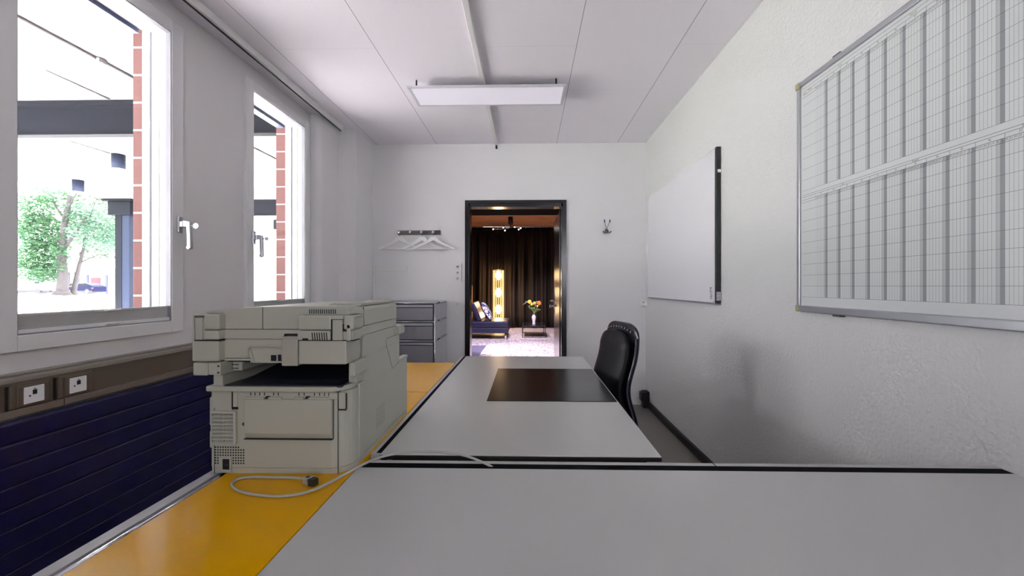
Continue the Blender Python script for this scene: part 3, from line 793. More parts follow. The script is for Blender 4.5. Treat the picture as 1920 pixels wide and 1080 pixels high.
for z0_, z1_, lab in ((0.047, 0.353, None), (0.376, 0.694, None), (0.722, 0.868, None), (0.894, 1.032, None)):
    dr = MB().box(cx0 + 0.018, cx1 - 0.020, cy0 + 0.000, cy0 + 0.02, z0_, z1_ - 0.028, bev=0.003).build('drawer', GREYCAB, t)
    mb = MB(); mb.prism([(cy0 + 0.004, z1_ - 0.024), (cy0 - 0.004, z1_ - 0.020), (cy0 - 0.002, z1_), (cy0 + 0.01, z1_)], 'x', cx0 + 0.018, cx1 - 0.020, bev=0.001)
    mb.build('grip', mat('grip_silver', (0.40, 0.40, 0.44), 0.3, metal=0.6), dr)

# ------------------------------------------------------------------ printer (seen from behind)
t = thing('printer', 'large beige multifunction laser printer seen from behind on the yellow cabinet', 'printer', (-0.61, 1.33, 0.7402))
PX0, PXR, PY = -0.781, -0.436, 1.07


def px(u): return (u - 989) * 0.001312      # width measured off the rear face, in units of 1.3 mm


def pz(v): return 1.2 - (v - 536.5) * 0.001306


def rc(x0, x1, y0, y1, rr, left=0.006):
    """plan outline with a rounded rear-right corner"""
    pts = [(x0 + left, y0), (x1 - rr, y0)]
    for k in range(1, 8): a = R(90 * k / 8); pts.append((x1 - rr + rr * math.sin(a), y0 + rr - rr * math.cos(a)))
    pts += [(x1, y0 + rr), (x1, y1 - 0.01), (x1 - 0.01, y1), (x0 + 0.01, y1), (x0, y1 - 0.01), (x0, y0 + left)]
    return pts


yR = 1.60
# base body: skirt, rear face, side
mb = MB()
mb.prism(rc(-0.781, PXR, 1.072, yR, 0.055), 'z', 0.7402, 0.7535)
mb.prism(rc(-0.781, PXR, 1.070, yR, 0.055), 'z', 0.7545, 0.9415, bev=0.001)
mb.box(-0.786, -0.770, 1.075, 1.30, 0.80, 0.842, bev=0.003); mb.box(-0.786, -0.770, 1.075, 1.30, 0.855, 0.925, bev=0.003)
mb.build('base_body', PRN, t)
MB().prism(rc(-0.775, PXR - 0.004, 1.078, yR - 0.01, 0.05), 'z', 0.741, 0.9405).build('inner_core', PRND, t)
# ledge round the output opening
mb = MB(); mb.prism(rc(-0.788, PXR - 0.004, 1.060, 1.16, 0.05), 'z', 0.9425, 0.9550, bev=0.003); mb.build('ledge', PRN, t)
mb = MB(); mb.box(-0.745, -0.452, 1.068, 1.42, 0.952, 0.9575, bev=0.002); mb.box(-0.745, -0.452, 1.40, 1.42, 0.95, 1.0)
mb.prism([(1.085, 0.956), (1.12, 0.962), (1.38, 0.990), (1.40, 0.956)], 'x', -0.72, -0.47)
mb.build('output_tray', PRNT, t)
# side walls of the opening and the casing behind it
mb = MB()
mb.box(-0.775, -0.752, 1.075, yR - 0.02, 0.925, 1.012)
mb.prism([(1.175, 0.9417), (1.175, 0.9475), (1.115, 0.9555), (1.115, 1.0115), (1.36, 1.0115), (1.425, 0.951), (yR, 0.951), (yR, 0.9417)], 'x', PXR - 0.018, PXR)
mb.box(-0.752, PXR - 0.018, 1.42, yR - 0.004, 0.925, 0.945)
mb.build('upper_casing', PRN, t)
mb = MB(); mb.box(-0.74, PXR - 0.02, 1.46, yR - 0.02, 0.945, 0.949); mb.build('front_tray_cover', PRND, t)
# pillars carrying the scanner at the rear
mb = MB()
mb.box(px(411), px(395), 1.085, 1.14, 0.945, 1.0)
mb.box(px(370), px(397), 1.055, 1.12, pz(703), pz(679), bev=0.003); mb.box(px(397.5), px(414), 1.058, 1.12, pz(702), pz(679), bev=0.002); mb.box(px(414.5), px(421), 1.056, 1.20, pz(703), pz(678), bev=0.002)
mb.box(px(422), px(440), 1.10, 1.20, pz(700), pz(678), bev=0.002)
mb.build('left_pillar', PRN, t)
mb = MB(); mb.box(px(657), px(661), 1.075, 1.12, pz(706), pz(680), bev=0.002); mb.box(px(662), px(666), 1.078, 1.12, pz(706), pz(680), bev=0.002); mb.box(px(666.5), PXR, 1.074, 1.16, pz(706), pz(680), bev=0.003)
mb.build('right_pillar', PRN, t)
mb = MB()
for zz in (pz(688), pz(695)): mb.box(px(421.5), px(434), 1.097, 1.1005, zz - 0.0008, zz + 0.0008)
mb.build('pillar_slots', PRND, t); mb = MB()
for zz in (pz(685), pz(697)): mb.cyl((px(418), 1.0565, zz), (px(418), 1.0545, zz), 0.0022, seg=8)
mb.build('pillar_screws', PRND, t)

# scanner unit
sx0, sx1, sy0, sy1 = px(380), px(672), 1.075, 1.465
mb = MB()
pl = [(px(420), sy0), (px(535), sy0), (px(535), 1.12), (px(567), 1.12), (px(567), 1.055), (px(668), 1.055), (PXR, 1.066), (PXR, sy1), (sx0, sy1), (sx0, 1.10), (px(420), 1.10)]
zS0, zS1 = pz(681), pz(637)
# lower slab with the connector cut-out between px 466 and 530
mb.box(px(420), px(466), sy0, 1.12, pz(672), zS1); mb.box(px(466), px(531), sy0, 1.12, pz(652), zS1)
mb.box(px(531), px(536), sy0, 1.12, pz(680), zS1)
mb.box(px(420), px(470), sy0 - 0.004, 1.12, pz(677), pz(673), bev=0.0015)
mb.box(sx0, PXR - 0.003, 1.12, sy1, zS0 + 0.001, zS1)
mb.box(px(568), PXR, 1.055, 1.16, zS0, zS1, bev=0.003)
mb.box(px(370), px(420), 1.052, 1.13, pz(676), pz(638.5), bev=0.003)
mb.box(PXR - 0.02, PXR, 1.14, sy1, zS0, zS1, bev=0.001)
mb.build('scanner_body', PRN, t)
# rim around the cut-out and what is inside
mb = MB()
mb.tube([(px(452), sy0 - 0.001, pz(671)), (px(464), sy0 - 0.001, pz(670)), (px(464.5), sy0 - 0.001, pz(654)), (px(470), sy0 - 0.001, pz(649)), (px(522), sy0 - 0.001, pz(648.5)), (px(529), sy0 - 0.001, pz(653)), (px(530), sy0 - 0.001, pz(676))], 0.0022, seg=8, smooth_path=1)
mb.box(px(466), px(531), 1.080, 1.084, pz(681), pz(652)); mb.prism([(px(466), pz(650)), (px(475), pz(679)), (px(472), pz(681)), (px(466), pz(668))], 'y', 1.0765, 1.082)
mb.box(px(472), px(530), 1.078, 1.10, pz(682), pz(679.5), bev=0.001)
mb.build('port_recess', PRN, t)
mb = MB()
mb.box(px(506), px(516), 1.0785, 1.0805, pz(678), pz(667)); mb.box(px(519.5), px(528), 1.0785, 1.0805, pz(678), pz(666)); mb.box(px(531), px(537), 1.074, 1.078, pz(679), pz(676))
mb.build('ports', PRND, t)
# lower lid slab
zL0, zL1 = pz(636), pz(618.5)
mb = MB()
mb.box(px(392.5), px(535), sy0, 1.13, zL0, zL1); mb.box(px(535), px(566), sy0, 1.12, pz(626), zL1)
mb.box(px(392), px(420), 1.052, 1.12, zL0, zL1, bev=0.003)
mb.box(px(567), px(628), 1.052, 1.12, zL0, zL1, bev=0.002); mb.box(px(630), px(668), 1.060, 1.12, zL0, zL1)
mb.box(px(664.5), PXR, 1.056, 1.16, zL0, zL1, bev=0.003)
mb.box(sx0, PXR - 0.001, 1.12, sy1, zL0, zL1)
mb.build('lid_base', PRN, t)
# upper lid with sloping top
zU0 = pz(617.5)
mb = MB()
top = [(px(384), 1.136), (px(388), 1.140), (px(440), 1.145), (px(490), 1.149), (px(560), 1.1505), (px(640), 1.1500), (PXR - 0.006, 1.146), (PXR, 1.138), (PXR, zU0), (px(384), zU0)]
mb.prism(top, 'y', sy0, sy1, bev=0.0015)
mb.box(px(392), px(421), 1.052, 1.12, zU0, pz(588), bev=0.004); mb.box(px(370), px(421), 1.054, 1.12, pz(592), pz(588), bev=0.003)
mb.box(px(370), px(373), 1.054, 1.12, pz(637), pz(588), bev=0.001)
mb.box(px(567), px(630), 1.052, 1.12, zU0, pz(590), bev=0.005); mb.box(px(628), px(652), 1.052, 1.12, pz(598), pz(590), bev=0.002)
mb.box(px(652), px(671), 1.052, 1.12, zU0, pz(590), bev=0.005)
mb.box(px(567), px(671), 1.056, 1.12, pz(598), pz(590), bev=0.004)
mb.build('lid', PRN, t)
mb = MB()   # raised document feeder cover at the right
mb.prism([(px(585), 1.1495), (px(597), 1.1545), (px(655), 1.1545), (PXR - 0.004, 1.148), (px(585), 1.1485)], 'y', 1.16, sy1 - 0.02, bev=0.001)
mb.build('feeder_cover', PRN, t)
# hinge covers
mb = MB(); mb.box(px(373.5), px(391.5), 1.057, 1.10, pz(637), pz(596), bev=0.002); mb.prism([(px(374), pz(595)), (px(391), pz(595)), (px(389), pz(600)), (px(389), pz(636)), (px(376), pz(636)), (px(375), pz(601))], 'y', 1.053, 1.06, bev=0.001)
mb.build('hinge_cover', PRN, t)
mb = MB(); mb.box(px(631), px(650), 1.0545, 1.10, pz(636.5), pz(598.5), bev=0.001); mb.box(px(658), px(665), 1.052, 1.10, pz(637), pz(607), bev=0.0015)
mb.build('hinge_cover', PRN, t)
mb = MB(); mb.box(px(629), px(631), 1.053, 1.06, pz(637), pz(598)); mb.box(px(629), px(651), 1.053, 1.06, pz(598.5), pz(597)); mb.box(px(650.3), px(658), 1.0535, 1.06, pz(620), pz(608)); mb.box(px(650), px(666), 1.053, 1.058, pz(608), pz(607))
mb.box(px(372), px(421), 1.056, 1.09, pz(638.5), pz(636.5)); mb.box(px(568), px(672), 1.056, 1.09, pz(637.8), pz(636.0)); mb.box(px(577), px(587), 1.0505, 1.056, pz(636), pz(632.5))
mb.build('hinge_gaps', PRND, t)
# L-shaped latch block in the notch
mb = MB(); mb.box(px(537.5), px(567), 1.052, 1.10, pz(684), pz(633), bev=0.002); mb.box(px(537), px(567), 1.056, 1.10, pz(633.5), pz(630), bev=0.001)
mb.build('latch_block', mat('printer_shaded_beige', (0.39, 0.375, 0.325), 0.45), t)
mb = MB(); mb.box(px(533.5), px(537), 1.0735, 1.10, pz(680), pz(627)); mb.box(px(533.5), px(566), 1.0735, 1.10, pz(629.5), pz(626.5)); mb.build('notch_gap', PRND, t)
# seams on lid: vertical joints
mb = MB(); mb.box(px(491.5), px(492.7), sy0 - 0.0003, sy0 + 0.01, zU0, 1.148); mb.box(PXR - 0.002, PXR + 0.0002, 1.168, 1.170, zU0, 1.143)
FL = [(1.358, 1.013), (1.355, 1.030), (1.366, 1.0375), (1.464, 1.0385)]; FM = [(1.358, 1.013), (1.364, 1.009), (1.421, 0.934), (1.498, 0.944)]
for ln in (FL, FM): MB().tube([(PXR - 0.0003, y_, z_) for y_, z_ in ln], 0.0009, seg=5).build('joint_line', PRND, t)
mb.build('joint_line', PRND, t)
# side flap under the operating panel, operating panel
mb = MB()
mb.prism([(1.358, 1.013), (1.356, 1.030), (1.366, 1.037), (1.498, 1.038), (1.498, 0.945), (1.421, 0.935)], 'x', PXR - 0.03, PXR - 0.0005)
mb.build('side_flap', PRN, t)
mb = MB(); mb.box(-0.76, PXR + 0.014, 1.463, 1.515, 1.040, 1.068, bev=0.005); mb.box(-0.76, PXR + 0.002, 1.43, 1.47, 1.040, 1.068, bev=0.003); mb.box(PXR - 0.02, PXR - 0.002, 1.46, 1.502, 0.985, 1.04)
mb.build('operating_panel', PRN, t)
# lid gap core so that seams read dark
MB().box(sx0 + 0.008, PXR - 0.004, sy0 + 0.008, sy1 - 0.006, 1.012, 1.13).build('scanner_core', PRND, t)
MB().box(-0.745, -0.46, 1.11, 1.43, 1.006, 1.0125).build('scanner_underside', PRNT, t)

# rear face details
yf = 1.070
mb = MB()
ZT = pz(736)
mb.box(px(451), px(640), yf - 0.002, yf + 0.004, pz(748), ZT, bev=0.0008)
for u in (497, 506, 515, 524, 545, 553, 583, 592, 609, 617, 625, 633)[:0]: pass
mb.build('rear_rib_strip', PRN, t)
mb = MB()
for u in (472, 480, 489, 498, 515, 524, 563, 573, 592, 602, 611, 619): mb.box(px(u), px(u + 1.6), yf - 0.0024, yf, pz(741.5), ZT)
for u in (503, 578): mb.prism([(px(u - 3), pz(747)), (px(u), pz(742)), (px(u + 8), pz(742)), (px(u + 6), pz(744)), (px(u + 1), pz(747))], 'y', yf - 0.0045, yf)
mb.box(px(404), px(642), yf - 0.0022, yf, pz(734), pz(733))
for a_, b_ in ((436.5, 438), (636.5, 638.2)): mb.box(px(a_), px(b_), yf - 0.0022, yf, pz(767), pz(735))
mb.box(px(437), px(448), yf - 0.0022, yf, pz(768), pz(763.5)); mb.box(px(637), px(652.5), yf - 0.0022, yf, pz(768.5), pz(765.5)); mb.box(px(651.5), px(653), yf - 0.0022, yf + 0.002, pz(766), pz(737))
mb.box(px(636), px(637.2), yf - 0.0006, yf, pz(880), pz(769)); mb.box(px(636.3), px(637.3), yf - 0.0006, yf, pz(888), pz(880))
mb.box(px(402.3), px(403.2), yf - 0.0005, yf, pz(888), pz(765)); mb.box(px(402.5), px(436), yf - 0.0006, yf, pz(735), pz(734))
mb.box(px(462), px(628), yf - 0.0075, yf, pz(822.8), pz(821.5)); mb.box(px(627.5), px(628.8), yf - 0.0005, yf, pz(822), pz(746))
mb.build('rear_gaps', PRND, t)
mb = MB(); mb.box(px(439), px(447.5), yf - 0.003, yf, pz(763), pz(735), bev=0.001); mb.build('latch', PRN, t)
mb = MB(); mb.box(px(638.5), px(651.3), yf - 0.003, yf + 0.001, pz(765.5), pz(735), bev=0.001); mb.build('latch', PRN, t)
mb = MB()
mb.prism([(yf, pz(747)), (yf - 0.008, pz(748)), (yf - 0.008, pz(811)), (yf - 0.002, pz(821)), (yf, pz(821))], 'x', px(463), px(627), bev=0.0012)
mb.box(px(462), px(500), yf - 0.0085, yf, pz(747.5), pz(743.5), bev=0.0008); mb.box(px(508), px(533), yf - 0.0085, yf, pz(747.5), pz(743.5), bev=0.0008); mb.box(px(556), px(574), yf - 0.0085, yf, pz(747.5), pz(743.5), bev=0.0008); mb.box(px(584), px(622), yf - 0.0085, yf, pz(747.5), pz(743.5), bev=0.0008)
mb.build('rear_door', PRN, t)
# fan grille with louvres
mb = MB(); u0, u1, v0, v1 = 400.5, 447, 833, 770
mb.box(px(u0), px(u0 + 2), yf - 0.010, yf, pz(v0), pz(v1), bev=0.001); mb.box(px(442), px(u1), yf - 0.010, yf, pz(v0), pz(v1), bev=0.003)
mb.box(px(u0), px(u1), yf - 0.010, yf, pz(v0), pz(829.5), bev=0.002); mb.box(px(u0), px(u1), yf - 0.010, yf, pz(775), pz(v1), bev=0.002)
mb.box(px(422.3), px(423.7), yf - 0.007, yf, pz(v0), pz(v1))
for q in range(8):
    vv = 776 + q * 7
    mb.prism([(yf - 0.001, pz(vv + 1)), (yf - 0.0085, pz(vv + 4.5)), (yf - 0.0085, pz(vv + 6)), (yf - 0.001, pz(vv + 3.5))], 'x', px(u0 + 1), px(443))
mb.build('fan_grille', PRN, t)
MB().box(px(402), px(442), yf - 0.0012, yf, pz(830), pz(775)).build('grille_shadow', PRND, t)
mb = MB()
for r_ in range(7):
    for c_ in range(12):
        if r_ >= 4 and 2 <= c_ <= 6: continue
        if r_ == 0 and c_ >= 10: continue
        u = 404.5 + c_ * 4.88; v = 839.5 + r_ * 5.0
        mb.box(px(u - 1.25), px(u + 1.25), yf - 0.0006, yf + 0.001, pz(v + 1.3), pz(v - 1.3))
h_ = mb.build('vent_holes', PRND, t); h_['kind'] = 'stuff'
mb = MB()
for a_ in ((415.5, 419, 858, 885), (432.5, 436, 858, 885), (415.5, 436, 881, 885), (415.5, 436, 858, 861)): mb.box(px(a_[0]), px(a_[1]), yf - 0.004, yf, pz(a_[3]), pz(a_[2]), bev=0.0015)
ps = mb.build('power_inlet', PRN, t)
mb = MB(); mb.box(px(418.5), px(433), yf - 0.0015, yf + 0.001, pz(882), pz(860)); 
for uu in (424, 428): mb.box(px(uu - 0.7), px(uu + 0.7), yf - 0.003, yf, pz(874), pz(870), m=1)
mb.build('inlet_pins', [PRND, STEEL], ps)
mb = MB(); mb.cyl((px(458.5), yf, pz(795.5)), (px(458.5), yf - 0.0012, pz(795.5)), 0.0042, seg=14); mb.build('screw', mat('screw_dark', (0.10, 0.10, 0.09), 0.4, metal=0.5), t)
# vent slits on the lid and the hinge block, side vent
mb = MB()
for q in range(13): mb.box(px(580.5 + q * 4.05), px(582.3 + q * 4.05), sy0 - 0.0004, sy0 + 0.002, pz(588.5), pz(580))
mb.build('lid_vent', PRND, t); mb = MB()
for q in range(7): mb.prism([(px(593.5 + q * 4.4), pz(622)), (px(595.3 + q * 4.4), pz(622)), (px(596.8 + q * 4.4), pz(636)), (px(595 + q * 4.4), pz(636))], 'y', 1.0515, 1.056)
mb.build('hinge_vent', PRND, t)
mb = MB()
for r_ in range(9):
    for c_ in range(6):
        yy = 1.265 + c_ * 0.013 + (r_ % 2) * 0.004; zz = 0.790 + r_ * 0.0068
        mb.box(PXR - 0.001, PXR + 0.0004, yy, yy + 0.007, zz, zz + 0.0016)
h_ = mb.build('side_vent', mat('vent_grey', (0.12, 0.12, 0.10), 0.5), t)
mb = MB()   # raised vertical shoulder between rear corner and side
mb.box(PXR - 0.004, PXR + 0.002, 1.135, 1.172, 0.7545, 0.948, bev=0.002)
mb.build('corner_shoulder', PRN, t)

# ------------------------------------------------------------------ network cable
t = thing('network_cable', 'grey network cable with plug looping over the yellow cabinet and onto the desk', 'cable', (-0.52, 1.02, 0.74))
path = [(-0.524, 1.024, 0.7490), (-0.562, 1.037, 0.746), (-0.601, 1.042, 0.7435), (-0.658, 1.044, 0.7435), (-0.683, 1.036, 0.7435), (-0.688, 1.017, 0.7435), (-0.677, 0.995, 0.7435), (-0.642, 0.968, 0.7435), (-0.582, 0.950, 0.7435), (-0.529, 0.947, 0.7435), (-0.486, 0.962, 0.745), (-0.458, 0.992, 0.749), (-0.433, 1.042, 0.7535),
        (-0.406, 1.100, 0.757), (-0.366, 1.125, 0.767), (-0.287, 1.130, 0.776), (-0.207, 1.132, 0.7745), (-0.148, 1.132, 0.763), (-0.09, 1.131, 0.738), (-0.082, 1.131, 0.730)]
MB().tube(path, 0.0031, seg=10, smooth_path=2).build('sheath', STONE, t)
d = Vector((0.047, -0.024, 0)).normalized(); a0 = Vector((-0.522, 1.023, 0.749))
rz = math.atan2(d.y, d.x)
Mx = Matrix.Translation(a0) @ Matrix.Rotation(rz, 4, 'Z')
mb = MB(); mb.box(-0.004, 0.006, -0.004, 0.004, -0.004, 0.004, bev=0.002, M=Mx); mb.box(0.005, 0.024, -0.0095, 0.0095, -0.0075, 0.0075, bev=0.002, M=Mx)
pg = mb.build('plug', mat('plug_grey', (0.40, 0.41, 0.37), 0.35), t)
mb = MB()
mb.box(0.0235, 0.040, -0.0085, 0.0085, -0.0075, 0.0080, bev=0.001, M=Mx); mb.box(0.010, 0.018, -0.004, 0.004, 0.0074, 0.0085, M=Mx)
mb.build('connector', mat('connector_black', (0.02, 0.022, 0.02), 0.4), pg)
mb = MB(); mb.box(0.020, 0.024, -0.0105, 0.0105, -0.0085, 0.0085, bev=0.0008, M=Mx)
mb.build('clip_ring', mat('zinc', (0.55, 0.56, 0.5), 0.3, metal=0.8), pg)

# ------------------------------------------------------------------ office chair
t = thing('office_chair', 'black leather office chair with tall perforated backrest behind the middle desk', 'chair', (0, 0, 0))


def loft(mb, secs, seg=28, m=0, e=2.6):
    """secs: list of (z, xc, half thickness, half width); superellipse section, width along y"""
    bm = bmesh.new(); rings = []
    for z, xc, th, wd in secs:
        ring = []
        for j in range(seg):
            a = 2 * PI * j / seg; ca, sa = math.cos(a), math.sin(a)
            ring.append(bm.verts.new((xc + th * math.copysign(abs(ca) ** (2 / e), ca), wd * math.copysign(abs(sa) ** (2 / e), sa), z)))
        rings.append(ring)
    for a, b in zip(rings, rings[1:]):
        for j in range(seg): bm.faces.new((a[j], a[(j + 1) % seg], b[(j + 1) % seg], b[j]))
    bm.faces.new(rings[0][::-1]); bm.faces.new(rings[-1])
    bmesh.ops.recalc_face_normals(bm, faces=bm.faces)
    mb.mi = m; mb._merge(bm, True)


def curve_x(z):
    """backrest curve: lumbar bulge towards the sitter (-x) around z=.66"""
    return 0.215 - 0.050 * math.exp(-((z - 0.66) / 0.13) ** 2) + 0.02 * max(0, z - 0.85)


def halfw(z, W, zt, rr=0.10):
    s_ = max(0.0, (z - (zt - rr)) / rr)
    return W * (1 - min(1, s_) ** 3.2) ** (1 / 2.6) if s_ < 1 else W * 0.02


mb = MB(); zs = [0.44 + 0.02 * k for k in range(25)] + [0.93, 0.94, 0.947, 0.951, 0.953]
loft(mb, [(z, curve_x(z) - 0.012, 0.030 * min(1, 0.35 + (0.955 - z) * 9), max(0.02, halfw(z, 0.180, 0.956))) for z in zs])
mb.build('back_cushion', LEATHER, t)
mb = MB(); zs = [0.40 + 0.02 * k for k in range(29)] + [0.975, 0.985, 0.992, 0.997, 1.0]
loft(mb, [(z, curve_x(z) + 0.030, 0.014, max(0.03, halfw(z, 0.205, 1.004))) for z in zs])
mb.build('back_shell', SHELL, t)
mb = MB()
for sgn in (-1, 1):
    MB().tube([(curve_x(z) + 0.016, sgn * (halfw(z, 0.205, 1.004) - 0.004), z) for z in [0.42 + 0.03 * k for k in range(18)]], 0.006, seg=8).build('trim', mat('chair_trim_gloss', (0.05, 0.05, 0.09), 0.12, spec=0.8), t)
for k in range(9):
    yk = -0.14 + 0.035 * k; zk = 0.975 - 0.9 * yk * yk
    mb = MB(); mb.cyl((curve_x(zk) + 0.014, yk, zk), (curve_x(zk) + 0.0155 - 0.006, yk, zk), 0.0055, seg=10)
    mb.build('hole_disc', mat('hole_disc_grey', (0.55, 0.55, 0.58), 0.25, metal=0.8), t)  # pale discs standing in for holes with the bright wall behind
mb = MB(); mb.box(-0.24, 0.235, -0.235, 0.235, 0.435, 0.505, bev=0.03, seg=4); mb.build('seat', LEATHER, t)
MB().box(-0.12, 0.14, -0.12, 0.12, 0.40, 0.437, bev=0.01).build('mechanism', BLACKP, t)
mb = MB(); mb.tube([(0.10, 0, 0.41), (0.22, 0, 0.40), (0.262, 0, 0.45), (0.25, 0, 0.60)], 0.020, seg=8, smooth_path=2); mb.build('back_bracket', SHELL, t)
mb = MB(); mb.cyl((0, 0, 0.10), (0, 0, 0.41), 0.024); mb.cyl((0, 0, 0.09), (0, 0, 0.22), 0.034); mb.build('column', CHROME, t)
for k in range(5):
    a = 2 * PI * k / 5 + 0.3; c_, s_ = math.cos(a), math.sin(a)
    MB().tube([(0.02 * c_, 0.02 * s_, 0.12), (0.16 * c_, 0.16 * s_, 0.105), (0.29 * c_, 0.29 * s_, 0.075)], (0.024, 0.014), seg=8).build('base_arm', SHELL, t)
    mb = MB(); mb.cyl((0.29 * c_, 0.29 * s_, 0.05), (0.29 * c_, 0.29 * s_, 0.08), 0.008, seg=8)
    mb.cyl((0.29 * c_ - 0.022 * s_, 0.29 * s_ + 0.022 * c_, 0.027), (0.29 * c_ + 0.022 * s_, 0.29 * s_ - 0.022 * c_, 0.027), 0.027, seg=16)
    mb.build('caster', BLACKP, t)
t.location = (0.288, 2.430, 0); t.rotation_euler = (0, 0, R(13))

# ================================================================== LOUNGE BEHIND THE DOORWAY
BK = mat('lounge_black_paint', (0.004, 0.0035, 0.004), 0.9, spec=0.1)
LY1 = 12.95
TERR = speckle_mat('terrazzo_floor', (0.62, 0.55, 0.60), (0.16, 0.14, 0.18), scale=42, thr=0.62, rough=0.35)
struct(MB().box(-2.117, 2.6, YF + 0.121, LY1 + 0.1, -0.1, -0.002).build('lounge_floor', TERR), 'pale speckled floor of the lounge', 'floor')
struct(MB().box(-2.117, 2.6, YF + 0.121, 10.75, 2.92, 3.0).build('lounge_ceiling', BK), 'black ceiling of the lounge', 'ceiling')


def wood_mat():
    m = mat('ceiling_wood', (0.5, 0.22, 0.09), 0.5)
    n, l = nt(m); p = n['Principled BSDF']; tc = n.new('ShaderNodeTexCoord'); mp = n.new('ShaderNodeMapping'); mp.inputs['Scale'].default_value = (0.6, 6, 1)
    ns = n.new('ShaderNodeTexNoise'); ns.inputs['Scale'].default_value = 2.2; ns.inputs['Detail'].default_value = 6; ns.inputs['Distortion'].default_value = 1.2
    l.new(tc.outputs['Object'], mp.inputs[0]); l.new(mp.outputs[0], ns.inputs['Vector'])
    cr = n.new('ShaderNodeValToRGB'); cr.color_ramp.elements[0].color = (0.30, 0.11, 0.04, 1); cr.color_ramp.elements[1].color = (0.62, 0.30, 0.14, 1); cr.color_ramp.elements[0].position = 0.35; cr.color_ramp.elements[1].position = 0.6
    l.new(ns.outputs['Fac'], cr.inputs[0]); l.new(cr.outputs[0], p.inputs['Base Color'])
    return m


WOOD = wood_mat()
struct(MB().box(-2.117, 2.6, 10.75, LY1 + 0.1, 2.92, 3.0).build('lounge_ceiling_wood', WOOD), 'orange wooden ceiling boards at the rear of the lounge', 'ceiling')
struct(MB().box(-2.117, 2.6, LY1, LY1 + 0.1, 0, 2.92).build('lounge_wall_back', BK), 'dark rear wall of the lounge', 'wall')
struct(MB().box(-2.2, -2.117, YF + 0.12, LY1, 0, 2.92).build('lounge_wall_left', BK), 'dark side wall of the lounge', 'wall')
struct(MB().box(2.6, 2.7, YF + 0.12, LY1, 0, 2.92).build('lounge_wall_right', BK), 'dark side wall of the lounge', 'wall')
struct(MB().box(XR, 2.6, YF + 0.02, YF + 0.12, 0, 2.92).build('lounge_wall_front', BK))

CURT = mat('curtain_black', (0.012, 0.008, 0.006), 0.7, spec=0.2)


def curtain(name, label, x0, x1, y, amp, per, seed, ztop=2.84):
    random.seed(seed); ph = [random.uniform(0, 6) for _ in range(4)]

    def f(u, v):
        x = x0 + (x1 - x0) * u; z = 0.02 + (ztop - 0.02) * v
        o_ = amp * (math.sin(2 * PI * x / per + ph[0]) + 0.5 * math.sin(2 * PI * x / (per * 0.43) + ph[1] + 0.4 * math.sin(2 * z)) + 0.35 * math.sin(2 * PI * x / (per * 2.7) + ph[2]))
        return (x, y + o_ * (0.55 + 0.45 * (1 - v)), z)
    mb = MB(); mb.grid(f, 240, 8)
    o = mb.build(name, CURT)
    so = o.modifiers.new('s', 'SOLIDIFY'); so.thickness = 0.006
    return tag(o, label, 'curtain')


curtain('curtain', 'floor-length black curtain in folds along the rear of the lounge', -2.08, 2.3, 12.72, 0.055, 0.30, 3)
MB_ = MB(); MB_.cyl((-2.1, 12.72, 2.898), (2.5, 12.72, 2.898), 0.014)
for k in range(22): MB_.cyl((-2.05 + 0.2 * k, 12.72, 2.862), (-2.05 + 0.2 * k, 12.72, 2.895), 0.008, seg=8)
tag(MB_.build('curtain_rod', mat('rod_steel', (0.25, 0.25, 0.25), 0.3, metal=0.8)), 'thin metal curtain rod with gliders above the black curtain', 'curtain rod')

# bead floor lamp
t = thing('floor_lamp', 'tall glowing column lamp of glass bead strings behind the navy sofa', 'floor lamp', (-0.81, 12.35, 0))
lc = (-0.81, 12.35); LR = 0.145
mb = MB(); mb.cyl((lc[0], lc[1], 0), (lc[0], lc[1], 0.03), 0.17, seg=28); mb.cyl((lc[0], lc[1], 0.03), (lc[0], lc[1], 1.68), 0.008, seg=8); mb.build('base', BLACKP, t)
mb = MB()
for zz in (0.20, 1.66):
    mb.lathe([(LR + 0.004, -0.008), (LR + 0.012, -0.008), (LR + 0.012, 0.008), (LR + 0.004, 0.008)], (lc[0], lc[1], zz), seg=28)
    mb.cyl((lc[0] - LR, lc[1], zz), (lc[0] + LR, lc[1], zz), 0.004, seg=6); mb.cyl((lc[0], lc[1] - LR, zz), (lc[0], lc[1] + LR, zz), 0.004, seg=6)
mb.build('rings', CHROME, t)
BEAD = mat('bead_glass', (0.20, 0.11, 0.05), 0.2, spec=0.6, emit=(1.0, 0.55, 0.20), es=0.30)
mb = MB()
for j in range(16):
    a = 2 * PI * (j + 0.3) / 16
    for k in range(46):
        z = 0.22 + k * 0.0313
        x, y = lc[0] + LR * math.cos(a), lc[1] + LR * math.sin(a)
        t_ = bmesh.new(); bmesh.ops.create_icosphere(t_, subdivisions=1, radius=0.0125, matrix=Matrix.Translation((x, y, z)) @ Matrix.Diagonal((1, 1, 1.25, 1))); mb.mi = 0; mb._merge(t_, True)
o = mb.build('bead_strings', BEAD, t); o['kind'] = 'stuff'
for zz in (0.55, 1.02, 1.50):
    mb = MB(); mb.sph((lc[0], lc[1], zz), 0.075, (1, 1, 1.7)); mb.build('bulb', mat('bulb_glow', (1, 0.9, 0.7), 0.5, emit=(1.0, 0.70, 0.38), es=12), t)
    pd = bpy.data.lights.new('bulb_light', 'POINT'); pd.energy = 4.2; pd.color = (1.0, 0.46, 0.17); pd.shadow_soft_size = 0.10
    po = bpy.data.objects.new('bulb_light', pd); C.objects.link(po); po.parent = t; po.location = (0, -0.0, zz)

